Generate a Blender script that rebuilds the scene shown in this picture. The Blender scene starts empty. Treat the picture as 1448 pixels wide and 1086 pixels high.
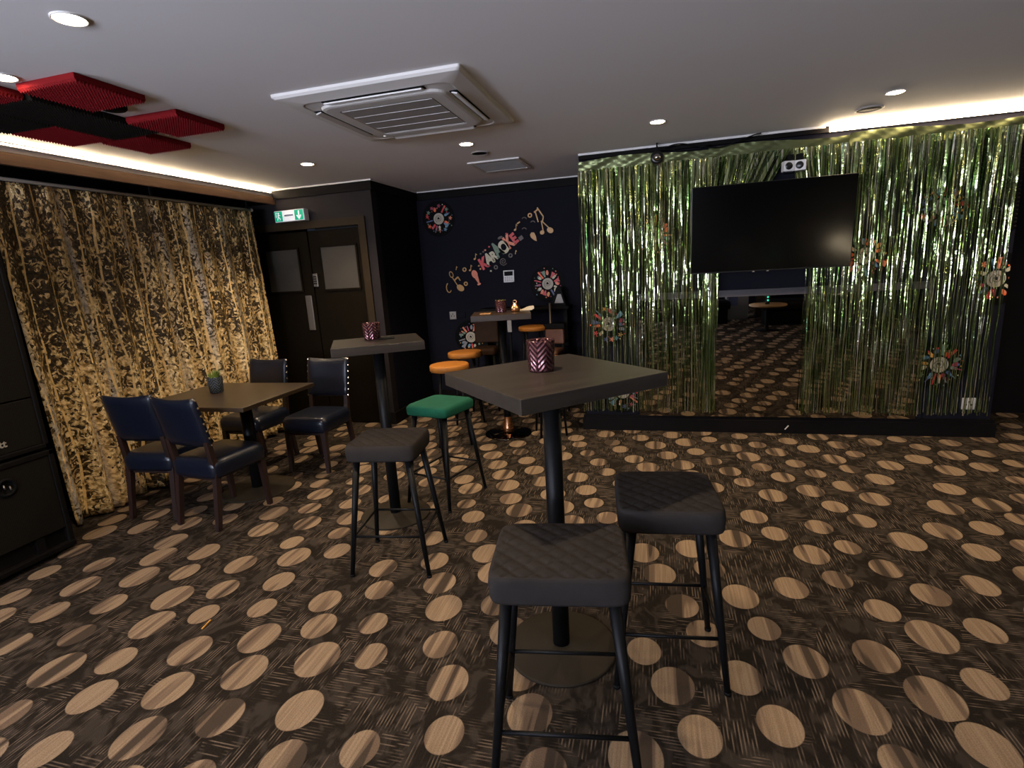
import bpy, bmesh, math, random
from mathutils import Vector, Matrix
PI = math.pi
R = math.radians
sc = bpy.context.scene
COL = sc.collection
rnd = random.Random(7)

# ------------------------------------------------------------------ materials
def lin(r, g, b):
    f = lambda c: (c / 255 / 12.92) if c / 255 <= .04045 else ((c / 255 + .055) / 1.055) ** 2.4
    return (f(r), f(g), f(b))

def mat(name, col, rough=.5, metal=0., spec=.5, noise=0., nscale=20., bump=0., bscale=60., sheen=0., emit=None, estr=0., coat=0., trans=0.):
    m = bpy.data.materials.new(name)
    m.use_nodes = True
    nt = m.node_tree
    b = nt.nodes['Principled BSDF']
    b.inputs['Base Color'].default_value = (*col, 1)
    b.inputs['Roughness'].default_value = rough
    b.inputs['Metallic'].default_value = metal
    b.inputs['Specular IOR Level'].default_value = spec
    if sheen:
        b.inputs['Sheen Weight'].default_value = sheen
        b.inputs['Sheen Roughness'].default_value = .4
        b.inputs['Sheen Tint'].default_value = (*[min(1, c * 3 + .1) for c in col], 1)
    if coat:
        b.inputs['Coat Weight'].default_value = coat
        b.inputs['Coat Roughness'].default_value = .08
    if trans:
        b.inputs['Transmission Weight'].default_value = trans
    if emit:
        b.inputs['Emission Color'].default_value = (*emit, 1)
        b.inputs['Emission Strength'].default_value = estr
    tc = nt.nodes.new('ShaderNodeTexCoord')
    if noise:
        n = nt.nodes.new('ShaderNodeTexNoise')
        n.inputs['Scale'].default_value = nscale
        n.inputs['Detail'].default_value = 5
        nt.links.new(tc.outputs['Object'], n.inputs['Vector'])
        mx = nt.nodes.new('ShaderNodeMix')
        mx.data_type = 'RGBA'
        mx.inputs[6].default_value = (*[c * (1 - noise) for c in col], 1)
        mx.inputs[7].default_value = (*[min(1, c * (1 + noise)) for c in col], 1)
        nt.links.new(n.outputs['Fac'], mx.inputs[0])
        nt.links.new(mx.outputs[2], b.inputs['Base Color'])
    if bump:
        n2 = nt.nodes.new('ShaderNodeTexNoise')
        n2.inputs['Scale'].default_value = bscale
        n2.inputs['Detail'].default_value = 3
        nt.links.new(tc.outputs['Object'], n2.inputs['Vector'])
        bp = nt.nodes.new('ShaderNodeBump')
        bp.inputs['Strength'].default_value = bump
        bp.inputs['Distance'].default_value = .004
        nt.links.new(n2.outputs['Fac'], bp.inputs['Height'])
        nt.links.new(bp.outputs['Normal'], b.inputs['Normal'])
    return m

class NT:
    """small helper to write node graphs"""
    def __init__(s, m):
        s.nt = m.node_tree
        s.b = s.nt.nodes['Principled BSDF']
    def _set(s, sock, v):
        if hasattr(v, 'is_output') or isinstance(v, bpy.types.NodeSocket):
            s.nt.links.new(v, sock)
        elif isinstance(v, tuple) and len(v) == 3 and sock.type == 'RGBA':
            sock.default_value = (*v, 1)
        else:
            sock.default_value = v
    def math(s, op, a, b=None, c=None):
        n = s.nt.nodes.new('ShaderNodeMath')
        n.operation = op
        s._set(n.inputs[0], a)
        if b is not None: s._set(n.inputs[1], b)
        if c is not None: s._set(n.inputs[2], c)
        return n.outputs[0]
    def mix(s, f, a, b):
        n = s.nt.nodes.new('ShaderNodeMix')
        n.data_type = 'RGBA'
        s._set(n.inputs[0], f); s._set(n.inputs[6], a); s._set(n.inputs[7], b)
        return n.outputs[2]
    def ramp(s, v, a, b):
        n = s.nt.nodes.new('ShaderNodeMapRange')
        n.interpolation_type = 'SMOOTHSTEP'
        s._set(n.inputs[0], v); n.inputs[1].default_value = a; n.inputs[2].default_value = b
        n.inputs[3].default_value = 0; n.inputs[4].default_value = 1
        return n.outputs[0]
    def sep(s, v):
        n = s.nt.nodes.new('ShaderNodeSeparateXYZ'); s._set(n.inputs[0], v)
        return n.outputs
    def comb(s, x, y, z=0.):
        n = s.nt.nodes.new('ShaderNodeCombineXYZ')
        s._set(n.inputs[0], x); s._set(n.inputs[1], y); s._set(n.inputs[2], z)
        return n.outputs[0]
    def noise(s, v, scale, detail=2., dist=0., rough=.5):
        n = s.nt.nodes.new('ShaderNodeTexNoise')
        s._set(n.inputs['Vector'], v)
        n.inputs['Scale'].default_value = scale
        n.inputs['Detail'].default_value = detail
        n.inputs['Distortion'].default_value = dist
        n.inputs['Roughness'].default_value = rough
        return n.outputs['Fac']
    def vor(s, v, scale, rand=1., dim='2D'):
        n = s.nt.nodes.new('ShaderNodeTexVoronoi')
        n.voronoi_dimensions = dim
        s._set(n.inputs['Vector'], v)
        n.inputs['Scale'].default_value = scale
        n.inputs['Randomness'].default_value = rand
        return n.outputs
    def obj(s):
        return s.nt.nodes.new('ShaderNodeTexCoord').outputs['Object']
    def bump(s, h, strength, dist=.003):
        n = s.nt.nodes.new('ShaderNodeBump')
        n.inputs['Strength'].default_value = strength
        n.inputs['Distance'].default_value = dist
        s._set(n.inputs['Height'], h)
        s.nt.links.new(n.outputs['Normal'], s.b.inputs['Normal'])

M = {}
M['navy'] = mat('navy_wall_paint', (.0098, .0098, .0145), .65, spec=.02, noise=.15, nscale=3, bump=.08, bscale=90)
M['black_paint'] = mat('black_paint', (.007, .0062, .0060), .55, spec=.04, noise=.2, nscale=5)
M['door_black'] = mat('dark_door_paint', (.0075, .0056, .0034), .5, spec=.02, noise=.2, nscale=8)
M['door_frame'] = mat('dark_door_frame_paint', (.026, .0185, .0110), .5, spec=.05, noise=.2, nscale=8)
M['ceiling'] = mat('white_ceiling_paint', (.74, .73, .74), .8, noise=.03, nscale=2, bump=.05, bscale=40)
M['white'] = mat('white_trim_paint', (.62, .60, .58), .5, noise=.03, nscale=8)
M['plastic'] = mat('white_plastic', (.62, .60, .58), .35, noise=.02, nscale=6)
M['grille_grey'] = mat('grey_intake_mesh', (.30, .285, .27), .55, noise=.1, nscale=300)
M['beige'] = mat('beige_fascia_paint', (.42, .37, .33), .6, noise=.06, nscale=6)
M['blackmetal'] = mat('black_powder_coat', (.0045, .0045, .0048), .42, metal=.0, spec=.11, noise=.1, nscale=30)
M['dull_black'] = mat('dull_black', (.006, .006, .006), .6, spec=.05, noise=.1, nscale=30)
M['leather'] = mat('navy_leather', (.0032, .0052, .0122), .36, spec=.3, bump=.2, bscale=140, noise=.12, nscale=12, coat=.22)
M['cab'] = mat('black_cabinet_paint', (.0062, .0055, .0050), .5, spec=.04, noise=.2, nscale=40, bump=.15, bscale=200)
M['brass'] = mat('brass_stud', (.85, .66, .40), .22, metal=1., noise=.1, nscale=50)
M['greyvelvet'] = mat('charcoal_velvet', (.024, .0210, .0195), .85, spec=.0, sheen=.02, noise=.25, nscale=14, bump=.1, bscale=300)
M['greenvelvet'] = mat('green_velvet', (.008, .075, .042), .8, spec=.1, sheen=.12, noise=.25, nscale=16, bump=.1, bscale=300)
M['tan'] = mat('tan_stool_leather', (.33, .125, .022), .5, spec=.2, noise=.2, nscale=14)
M['copperleather'] = mat('copper_brown_leather', (.12, .05, .026), .32, noise=.3, nscale=16, metal=.35)
M['brownleather'] = mat('worn_brown_leather', (.026, .0140, .0085), .55, spec=.05, noise=.3, nscale=14)
M['chrome'] = mat('polished_steel', (.55, .53, .50), .12, metal=1., noise=.05, nscale=5)
M['steel'] = mat('brushed_steel', (.24, .21, .175), .5, metal=1., noise=.1, nscale=60)
M['bronze'] = mat('dark_bronze_base', (.024, .019, .013), .5, spec=.06, noise=.2, nscale=6)
M['mirrorbase'] = mat('dark_mirrored_base', (.10, .085, .07), .10, metal=1., noise=.05, nscale=6)
M['copper'] = mat('copper', (.72, .36, .18), .25, metal=1., noise=.15, nscale=30)
M['screen'] = mat('black_screen_glass', (.002, .002, .002), .13, spec=.4, noise=.05, nscale=3)
M['bezel'] = mat('black_bezel', (.008, .008, .008), .3, noise=.05, nscale=30)
M['redfoam'] = mat('red_acoustic_foam', (.165, .0095, .0115), .9, spec=.05, noise=.15, nscale=60)
M['blackfoam'] = mat('black_acoustic_foam', (.012, .010, .008), .9, spec=.05, noise=.15, nscale=60)
M['mirror'] = mat('mirror_glass', (.40, .39, .375), .015, metal=1., noise=.01, nscale=2)
M['paper'] = mat('cream_paper', (.55, .47, .34), .7, noise=.08, nscale=20)
M['leaf'] = mat('green_leaf', (.13, .17, .02), .5, noise=.4, nscale=50)
M['soil'] = mat('dark_soil', (.02, .015, .01), .9, noise=.3, nscale=80)
M['navyfoil'] = mat('grey_glass_panel', (.050, .046, .040), .25, spec=.25, noise=.3, nscale=3)
M['railgrey'] = mat('grey_rail', (.30, .27, .23), .4, noise=.1, nscale=30)
M['signgreen'] = mat('exit_green', (.0, .30, .17), .4, emit=(.0, .42, .23), estr=.55, noise=.03, nscale=30)
M['signwhite'] = mat('exit_white', (.8, .8, .8), .4, emit=(.85, .85, .9), estr=.5, noise=.02, nscale=30)
M['signgrey'] = mat('exit_grey_print', (.2, .22, .3), .5, noise=.05, nscale=30)
M['lens'] = mat('lamp_lens', (1, .9, .75), .4, emit=(1., .80, .52), estr=38., noise=.01, nscale=30)
M['led'] = mat('warm_led_strip', (1, .9, .7), .4, emit=(1., .76, .48), estr=110., noise=.01, nscale=30)
M['bulb'] = mat('lamp_bulb', (1, .9, .75), .4, emit=(1., .80, .52), estr=140., noise=.01, nscale=30)
M['led_wide'] = mat('warm_led_diffuser', (1, .9, .7), .4, emit=(1., .76, .48), estr=48., noise=.01, nscale=30)
M['flame'] = mat('warm_tealight', (1, .8, .5), .4, emit=(1., .62, .30), estr=14., noise=.01, nscale=30)
M['daylight'] = mat('overcast_daylight_pane', (.7, .8, 1), .4, emit=(.68, .79, 1.), estr=7., noise=.02, nscale=1)
M['cyanled'] = mat('cyan_led', (.1, .8, .6), .4, emit=(.05, .8, .55), estr=3., noise=.01, nscale=30)
M['whiteprint'] = mat('pale_print', (.26, .23, .19), .5, noise=.05, nscale=30)
M['label'] = mat('record_label_paper', (.38, .33, .25), .6, noise=.12, nscale=25)
M['vinyl'] = mat('black_vinyl_print', (.004, .004, .004), .5, spec=.03, noise=.1, nscale=60)
ART = []
for i, c in enumerate([(196, 44, 44), (232, 96, 40), (88, 130, 150), (190, 180, 150), (150, 40, 70), (196, 140, 60), (96, 120, 96), (70, 80, 120), (214, 120, 84), (120, 118, 120)]):
    ART.append(mat('sticker_print_%s' % ['red', 'orange', 'teal', 'cream', 'crimson', 'gold', 'sage', 'blue', 'salmon', 'silver'][i], lin(*c), .5, noise=.25, nscale=60))
M['goldprint'] = mat('gold_sticker', lin(190, 138, 62), .45, noise=.2, nscale=50)
M['dimprint'] = mat('dull_bronze_sticker', lin(74, 58, 46), .5, noise=.2, nscale=50)

def wood(name, c0, c1, rough=.4, scale=6., axis=0):
    m = mat(name, c0, rough)
    n = NT(m)
    o = n.sep(n.obj())
    v = [o[0], o[1], o[2]]
    sc_ = [40., 40., 40.]
    sc_[axis] = 3.
    v = n.comb(*[n.math('MULTIPLY', v[i], sc_[i]) for i in range(3)])
    f = n.noise(v, scale / 6, 5, .6)
    n._set(n.b.inputs['Base Color'], n.mix(n.ramp(f, .3, .7), c0, c1))
    return m
M['darkwood'] = wood('dark_stained_wood', (.010, .004, .003), (.021, .008, .0055), .45, axis=2)
M['brownwood'] = wood('brown_wood_trim', (.115, .060, .031), (.165, .092, .048), .5, axis=1)
M['tanwood'] = wood('pale_wood', (.30, .15, .05), (.42, .23, .085), .45)
M['laminate'] = wood('brown_table_laminate', (.024, .0150, .0085), (.034, .022, .0125), .34, 3)
M['stone'] = wood('grey_table_laminate', (.025, .0200, .0160), (.034, .028, .0225), .30, 5)
M['stone'].node_tree.nodes['Principled BSDF'].inputs['Specular IOR Level'].default_value = .28

# carpet ---------------------------------------------------------------------
def carpet():
    m = mat('spotted_carpet', (.02, .015, .012), .95, spec=.0)
    n = NT(m)
    o = n.sep(n.obj())
    x, y = n.math('ADD', o[0], -.582), n.math('ADD', o[1], -1.678)
    lc = lambda p, q: n.math('ADD', n.math('MULTIPLY', x, p), n.math('MULTIPLY', y, q))
    vo = n.vor(n.comb(lc(3.514, 1.658), lc(1.892, -4.234)), 1., .22)
    ps = n.sep(vo['Position'])
    cx = n.math('ADD', n.math('MULTIPLY', ps[0], .235), n.math('MULTIPLY', ps[1], .092))
    cy = n.math('SUBTRACT', n.math('MULTIPLY', ps[0], .105), n.math('MULTIPLY', ps[1], .195))
    dx, dy = n.math('SUBTRACT', x, cx), n.math('SUBTRACT', y, cy)
    d = n.math('SQRT', n.math('ADD', n.math('MULTIPLY', dx, dx), n.math('MULTIPLY', n.math('MULTIPLY', dy, dy), .70)))
    cr = n.sep(vo['Color'])
    rad = n.math('ADD', .058, n.math('MULTIPLY', cr[0], .024))
    spot = n.ramp(n.math('SUBTRACT', d, rad), .002, -.002)
    # bands crossing the spots along y
    seed = n.math('MULTIPLY', cr[1], 37.)
    bx = n.math('ADD', n.math('MULTIPLY', x, 17.), seed)
    band = n.noise(n.comb(bx, n.math('MULTIPLY', y, 1.1), seed), 1., 1.5)
    fine = n.noise(n.comb(n.math('MULTIPLY', x, 120.), n.math('MULTIPLY', y, 3.)), 1., 2.)
    grain = n.noise(n.comb(n.math('MULTIPLY', x, 260.), n.math('MULTIPLY', y, 260.)), 1., 1.)
    beige = n.mix(n.ramp(fine, .35, .7), (.20, .140, .088), (.262, .187, .121))
    beige = n.mix(n.ramp(band, .50, .56), beige, (.125, .086, .058))
    beige = n.mix(n.ramp(band, .60, .63), beige, (.050, .037, .027))
    keep = n.math('GREATER_THAN', n.math('ADD', cr[2], 0.), .09)
    spot = n.math('MULTIPLY', spot, keep)
    # dark ground with hatch patches
    wob = n.noise(n.comb(n.math('MULTIPLY', x, 5.), n.math('MULTIPLY', y, 3.)), 1., 1.)
    def hatch(p, q):
        k = n.math('FRACT', n.math('ADD', n.math('MULTIPLY', p, 88.), n.math('MULTIPLY', wob, .25)))
        ln = n.ramp(n.math('ABSOLUTE', n.math('SUBTRACT', k, .5)), .26, .36)
        br = n.noise(n.comb(n.math('FLOOR', n.math('ADD', n.math('MULTIPLY', p, 88.), .5)), n.math('MULTIPLY', q, 8.), 3.), 1., 1.)
        return n.math('MULTIPLY', ln, n.ramp(br, .46, .58))
    hx, hy = hatch(x, y), hatch(y, x)
    pc = n.sep(n.vor(n.comb(x, y), 7.5, .8)['Color'])
    mix_xy = n.math('GREATER_THAN', pc[0], .62)
    hh = n.math('ADD', n.math('MULTIPLY', hx, n.math('SUBTRACT', 1., mix_xy)), n.math('MULTIPLY', hy, mix_xy))
    patch = n.ramp(n.noise(n.comb(n.math('MULTIPLY', x, 6.5), n.math('MULTIPLY', y, 4.)), 1., 2.), .36, .54)
    line = n.math('MULTIPLY', hh, patch)
    blob = n.noise(n.comb(n.math('MULTIPLY', x, 13.), n.math('MULTIPLY', y, 9.), 5.), 1., 2., 1.2)
    g = n.mix(n.ramp(blob, .45, .6), (.013, .0108, .009), (.032, .026, .021))
    g = n.mix(n.math('MULTIPLY', line, .8), g, (.135, .100, .072))
    ring = n.math('MULTIPLY', n.ramp(n.math('SUBTRACT', d, rad), .016, .010), n.ramp(n.math('SUBTRACT', d, rad), -.002, .003))
    g = n.mix(n.math('MULTIPLY', ring, .3), g, (.010, .008, .007))
    c = n.mix(spot, g, beige)
    c = n.mix(n.math('MULTIPLY', n.ramp(grain, .3, .7), .25), c, (.03, .022, .016))
    n._set(n.b.inputs['Base Color'], c)
    n.bump(grain, .35, .004)
    return m
M['carpet'] = carpet()

def goldcloth():
    m = mat('gold_sequin_cloth', (.3, .2, .08), .33, metal=.25)
    n = NT(m)
    o = n.sep(n.obj())
    v = n.comb(n.math('MULTIPLY', o[1], 1.), n.math('MULTIPLY', o[2], .62))
    base = n.noise(v, 30., 3., 1.7, .55)
    big = n.noise(v, 3.2, 2., .6)
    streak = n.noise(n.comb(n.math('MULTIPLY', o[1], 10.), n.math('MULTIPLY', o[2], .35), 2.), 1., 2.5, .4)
    low = n.math('MULTIPLY', n.ramp(o[2], 1.9, .2), .075)
    k = n.math('ADD', n.math('ADD', base, n.math('MULTIPLY', n.math('SUBTRACT', big, .5), .30)), low)
    k = n.math('ADD', k, n.math('MULTIPLY', n.math('SUBTRACT', streak, .5), .35))
    mask = n.ramp(k, .50, .55)
    gold = n.mix(n.ramp(n.noise(v, 60., 2.), .35, .65), (.36, .225, .070), (1., .78, .42))
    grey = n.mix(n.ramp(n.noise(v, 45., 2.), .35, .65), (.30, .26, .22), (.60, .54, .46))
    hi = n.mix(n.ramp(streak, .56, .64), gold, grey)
    dark = n.mix(n.ramp(n.noise(v, 80., 2.), .4, .65), (.018, .011, .004), (.10, .060, .018))
    sm = n.math('ADD', n.math('MULTIPLY', o[1], 9.), n.math('MULTIPLY', n.noise(n.comb(n.math('MULTIPLY', o[1], 4.), n.math('MULTIPLY', o[2], 1.2)), 1., 2.), 1.1))
    seam = n.math('LESS_THAN', n.math('ABSOLUTE', n.math('SUBTRACT', n.math('FRACT', sm), .5)), .045)
    col = n.mix(mask, dark, hi)
    col = n.mix(n.math('MULTIPLY', seam, n.ramp(n.noise(v, 26., 2.), .32, .5)), col, (.90, .64, .28))
    n._set(n.b.inputs['Base Color'], col)
    n.bump(n.noise(v, 75., 3., 1.), .85, .012)
    return m
M['goldcloth'] = goldcloth()

def foil():
    m = mat('iridescent_green_foil', (.4, .5, .2), .15, metal=.88)
    n = NT(m)
    o = n.sep(n.obj())
    a = n.noise(n.comb(n.math('MULTIPLY', o[0], 60.), n.math('MULTIPLY', o[2], .8)), 1., 2.)
    b = n.noise(n.comb(n.math('MULTIPLY', o[0], 150.), n.math('MULTIPLY', o[2], 2.), 4.), 1., 1.)
    c = n.mix(n.ramp(a, .35, .6), (.075, .150, .030), (.34, .39, .17))
    c = n.mix(n.ramp(b, .57, .66), c, (.86, .82, .74))
    c = n.mix(n.ramp(b, .36, .28), c, (.05, .14, .10))
    n._set(n.b.inputs['Base Color'], c)
    n.bump(n.noise(n.comb(n.math('MULTIPLY', o[0], 40.), n.math('MULTIPLY', o[2], 30.)), 1., 2.), .5, .004)
    return m
M['foil'] = foil()
M['foilband'] = mat('olive_foil_header', (.15, .17, .075), .34, metal=.75, noise=.15, nscale=9, bump=.15, bscale=14)

def mercury(name, c0, c1):
    m = mat(name, c0, .2, metal=.6, trans=.15)
    n = NT(m)
    o = n.sep(n.obj())
    ang = n.math('MULTIPLY', n.math('ARCTAN2', o[1], o[0]), 5 / PI)
    tri = n.math('PINGPONG', ang, 1.)
    z = n.math('ADD', n.math('MULTIPLY', o[2], 52.), n.math('MULTIPLY', tri, 1.7))
    h = n.math('PINGPONG', z, .5)
    n._set(n.b.inputs['Base Color'], n.mix(n.ramp(h, .12, .3), c1, c0))
    n.bump(h, 1., .006)
    return m
M['mauve'] = mercury('mauve_mercury_glass', (.135, .048, .050), (.035, .013, .018))
M['blueglass'] = mercury('blue_grey_mercury_glass', (.13, .15, .17), (.03, .04, .05))

def grillecloth():
    m = mat('black_speaker_grille', (.014, .012, .010), .6, spec=.03)
    n = NT(m)
    o = n.sep(n.obj())
    v = n.vor(n.comb(o[1], o[2]), 130., .1)
    n._set(n.b.inputs['Base Color'], n.mix(n.ramp(v['Distance'], .25, .4), (.001, .001, .001), (.014, .012, .0095)))
    return m
M['grille'] = grillecloth()

# ------------------------------------------------------------------ mesh helpers
def box(bm, x0, x1, y0, y1, z0, z1, bev=0., seg=2, mi=0):
    t = bmesh.new()
    bmesh.ops.create_cube(t, size=1.)
    for v in t.verts:
        v.co = Vector((x0 + (v.co.x + .5) * (x1 - x0), y0 + (v.co.y + .5) * (y1 - y0), z0 + (v.co.z + .5) * (z1 - z0)))
    if bev:
        bmesh.ops.bevel(t, geom=t.edges[:], offset=bev, segments=seg, affect='EDGES', profile=.5)
    merge(bm, t, mi)

def merge(bm, t, mi=0, mtx=None):
    mp = {}
    for v in t.verts:
        mp[v] = bm.verts.new(mtx @ v.co if mtx else v.co)
    for f in t.faces:
        try:
            g = bm.faces.new([mp[v] for v in f.verts])
            g.material_index = mi if mi else f.material_index
            g.smooth = f.smooth
        except ValueError:
            pass
    t.free()

def lathe(bm, prof, cx=0., cy=0., seg=32, mi=0, smooth=True):
    """prof: (radius, z) pairs, closed to the axis at both ends"""
    rings = []
    for r, z in prof:
        if r < 1e-6:
            rings.append([bm.verts.new((cx, cy, z))])
        else:
            rings.append([bm.verts.new((cx + r * math.cos(2 * PI * k / seg), cy + r * math.sin(2 * PI * k / seg), z)) for k in range(seg)])
    for a, b in zip(rings, rings[1:]):
        for k in range(seg):
            k2 = (k + 1) % seg
            if len(a) == 1 and len(b) == 1: continue
            if len(a) == 1: vs = [a[0], b[k2], b[k]]
            elif len(b) == 1: vs = [a[k], a[k2], b[0]]
            else: vs = [a[k], a[k2], b[k2], b[k]]
            f = bm.faces.new(vs)
            f.smooth = smooth
            f.material_index = mi

def tube(bm, p0, p1, r0, r1=None, seg=12, cap=True, square=False):
    r1 = r0 if r1 is None else r1
    p0, p1 = Vector(p0), Vector(p1)
    d = (p1 - p0).normalized()
    a = d.orthogonal().normalized() if not square else (Vector((0, 1, 0)).cross(d)).normalized()
    b = d.cross(a)
    if square: seg = 4
    off = PI / 4 if square else 0
    rs = []
    for p, r in ((p0, r0), (p1, r1)):
        rs.append([bm.verts.new(p + r * (math.cos(off + 2 * PI * k / seg) * a + math.sin(off + 2 * PI * k / seg) * b)) for k in range(seg)])
    for k in range(seg):
        f = bm.faces.new([rs[0][k], rs[0][(k + 1) % seg], rs[1][(k + 1) % seg], rs[1][k]])
        f.smooth = not square
    if cap:
        bm.faces.new(rs[0][::-1]); bm.faces.new(rs[1])

def path(bm, pts, r, seg=8):
    pts = [Vector(p) for p in pts]
    rs = []
    for i, p in enumerate(pts):
        d = (pts[min(i + 1, len(pts) - 1)] - pts[max(i - 1, 0)]).normalized()
        a = d.cross(Vector((.13, .27, 1))).normalized()
        b = d.cross(a)
        rs.append([bm.verts.new(p + r * (math.cos(2 * PI * k / seg) * a + math.sin(2 * PI * k / seg) * b)) for k in range(seg)])
    for q, w in zip(rs, rs[1:]):
        for k in range(seg):
            f = bm.faces.new([q[k], q[(k + 1) % seg], w[(k + 1) % seg], w[k]])
            f.smooth = True
    bm.faces.new(rs[0][::-1]); bm.faces.new(rs[-1])

def prism(bm, poly, y0, y1, mi=0):
    """polygon of (x, z) points extruded along y"""
    a = [bm.verts.new((x, y0, z)) for x, z in poly]
    b = [bm.verts.new((x, y1, z)) for x, z in poly]
    n = len(poly)
    fs = [bm.faces.new(a), bm.faces.new(b[::-1])]
    for k in range(n):
        fs.append(bm.faces.new([a[k], b[k], b[(k + 1) % n], a[(k + 1) % n]]))
    for f in fs: f.material_index = mi

def ell(cx, cz, rx, rz, rot=0., n=14):
    c, s = math.cos(rot), math.sin(rot)
    return [(cx + rx * math.cos(2 * PI * k / n) * c - rz * math.sin(2 * PI * k / n) * s,
             cz + rx * math.cos(2 * PI * k / n) * s + rz * math.sin(2 * PI * k / n) * c) for k in range(n)]

def bar2(x0, z0, x1, z1, w):
    d = Vector((x1 - x0, z1 - z0)); d.normalize()
    nx, nz = -d.y * w / 2, d.x * w / 2
    return [(x0 + nx, z0 + nz), (x0 - nx, z0 - nz), (x1 - nx, z1 - nz), (x1 + nx, z1 + nz)]

def ring2(bm, cx, cz, ro, ri, y0, y1, n=18, rot=0., sq=1., mi=0):
    o, i = ell(cx, cz, ro, ro * sq, rot, n), ell(cx, cz, ri, ri * sq, rot, n)
    for k in range(n):
        k2 = (k + 1) % n
        prism(bm, [o[k], i[k], i[k2], o[k2]], y0, y1, mi)

def cushion(bm, w, d, z0, z1, r=.014, quilt=0., N=30, puff=.006):
    """rounded upholstered pad with an optional diamond quilt on its top"""
    def pt(u, v):
        mx = max(abs(u), abs(v))
        if mx > 1e-6:
            k = mx / ((abs(u) ** 9 + abs(v) ** 9) ** (1 / 9))
        else: k = 1
        return u * k * w / 2, v * k * d / 2
    g = []
    for i in range(N + 1):
        row = []
        for j in range(N + 1):
            u, v = -1 + 2 * i / N, -1 + 2 * j / N
            u, v = math.sin(u * PI / 2) * .35 + u * .65, math.sin(v * PI / 2) * .35 + v * .65
            x, y = pt(u, v)
            e = (1 - max(abs(u), abs(v))) * min(w, d) / 2
            drop = 0. if e > r else r - math.sqrt(max(0, r * r - (r - e) ** 2))
            z = z1 - drop + puff * (1 - u * u) * (1 - v * v)
            if quilt and e > r * .8:
                q = min(abs(math.sin(PI * (x + y) / quilt)), abs(math.sin(PI * (x - y) / quilt)))
                z -= .0075 * (1 - q) ** 5
            row.append(bm.verts.new((x, y, z)))
        g.append(row)
    for i in range(N):
        for j in range(N):
            f = bm.faces.new([g[i][j], g[i + 1][j], g[i + 1][j + 1], g[i][j + 1]])
            f.smooth = True
    loop = [g[i][0] for i in range(N)] + [g[N][j] for j in range(N)] + [g[i][N] for i in range(N, 0, -1)] + [g[0][j] for j in range(N, 0, -1)]
    prev = loop
    for s, z in ((1.012, z1 - r - (z1 - z0 - 2 * r) * .4), (1.0, z0 + r * .6), (.985, z0), (.9, z0)):
        cur = [bm.verts.new((v.co.x * s, v.co.y * s, z)) for v in loop]
        for k in range(len(loop)):
            k2 = (k + 1) % len(loop)
            f = bm.faces.new([prev[k2], prev[k], cur[k], cur[k2]])
            f.smooth = True
        prev = cur
    bm.faces.new(prev)

def obj(name, bm, m, parent=None, loc=None, rot=None, fix=True):
    me = bpy.data.meshes.new(name)
    if fix: bmesh.ops.recalc_face_normals(bm, faces=bm.faces[:])
    bm.to_mesh(me); bm.free()
    for q in (m if isinstance(m, (list, tuple)) else [m]): me.materials.append(q)
    o = bpy.data.objects.new(name, me)
    COL.objects.link(o)
    if loc: o.location = loc
    if rot: o.rotation_euler = rot
    if parent: o.parent = parent
    return o

def tag(o, label=None, cat=None, group=None, kind=None):
    if label: o['label'] = label
    if cat: o['category'] = cat
    if group: o['group'] = group
    if kind: o['kind'] = kind
    return o

def thing(name, label, cat, loc=(0, 0, 0), rz=0., group=None):
    o = bpy.data.objects.new(name, None)
    COL.objects.link(o)
    o.location = loc; o.rotation_euler = (0, 0, rz)
    o.empty_display_size = .1
    return tag(o, label, cat, group)

def dup(root, loc, rz, label, group=None):
    r = root.copy(); COL.objects.link(r)
    r.location = loc; r.rotation_euler = (0, 0, rz)
    r['label'] = label
    if group: r['group'] = group
    for ch in list(root.children):
        c = ch.copy(); COL.objects.link(c); c.parent = r
        for g in list(ch.children):
            d = g.copy(); COL.objects.link(d); d.parent = c
    return r

def struct(name, bm, m, parent=None):
    o = obj(name, bm, m, parent)
    o['kind'] = 'structure'
    return o

def one(fn, *a, **k):
    bm = bmesh.new(); fn(bm, *a, **k); return bm

def many(*boxes):
    bm = bmesh.new()
    for b in boxes: box(bm, *b)
    return bm

# ------------------------------------------------------------------ the room
H = 2.34
LX, RX, RY = -3.95, 4.2, -4.6      # left wall, right wall, rear wall
KY = 5.69                          # wall with the music stickers
DY = 4.69                          # wall with the double doors
TY = 4.66                          # wall with the television
struct('floor', many((LX - .1, RX + .1, RY - .1, KY + .1, -.05, 0)), M['carpet'])
struct('ceiling', many((LX - .1, RX + .1, RY - .1, KY + .1, H, H + .08)), M['ceiling'])
WY0, WY1, WZ0, WZ1 = -2.9, -.5, .85, 2.0
struct('wall_left', many((LX - .1, LX, RY, WY0, 0, H), (LX - .1, LX, WY1, KY, 0, H), (LX - .1, LX, WY0, WY1, 0, WZ0), (LX - .1, LX, WY0, WY1, WZ1, H)), M['navy'])
struct('wall_right', many((RX, RX + .1, RY, KY, 0, H)), M['navy'])
struct('wall_rear', many((LX, -3.4, RY - .1, RY, 0, H), (-.6, RX, RY - .1, RY, 0, H), (-3.4, -.6, RY - .1, RY, 0, 1.15), (-3.4, -.6, RY - .1, RY, 2.1, H)), M['navy'])
struct('wall_back', many((-2.535, -.6, KY, KY + .1, 0, H)), M['navy'])
struct('wall_return', many((-2.635, -2.535, DY + .1, KY + .1, 0, H)), M['navy'])
struct('wall_doorway', many((-2.62, -2.535, DY, DY + .1, 0, H), (LX, -2.62, DY, DY + .1, 2.02, H)), mat('charcoal_wall_paint', (.019, .0165, .0175), .55, spec=.04, noise=.15, nscale=4))
struct('wall_screen', many((-.6, 2.45, TY, KY + .1, 0, H)), M['navy'])
struct('wall_alcove', many((2.45, RX, 5.35, KY + .1, 0, H)), M['black_paint'])

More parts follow.
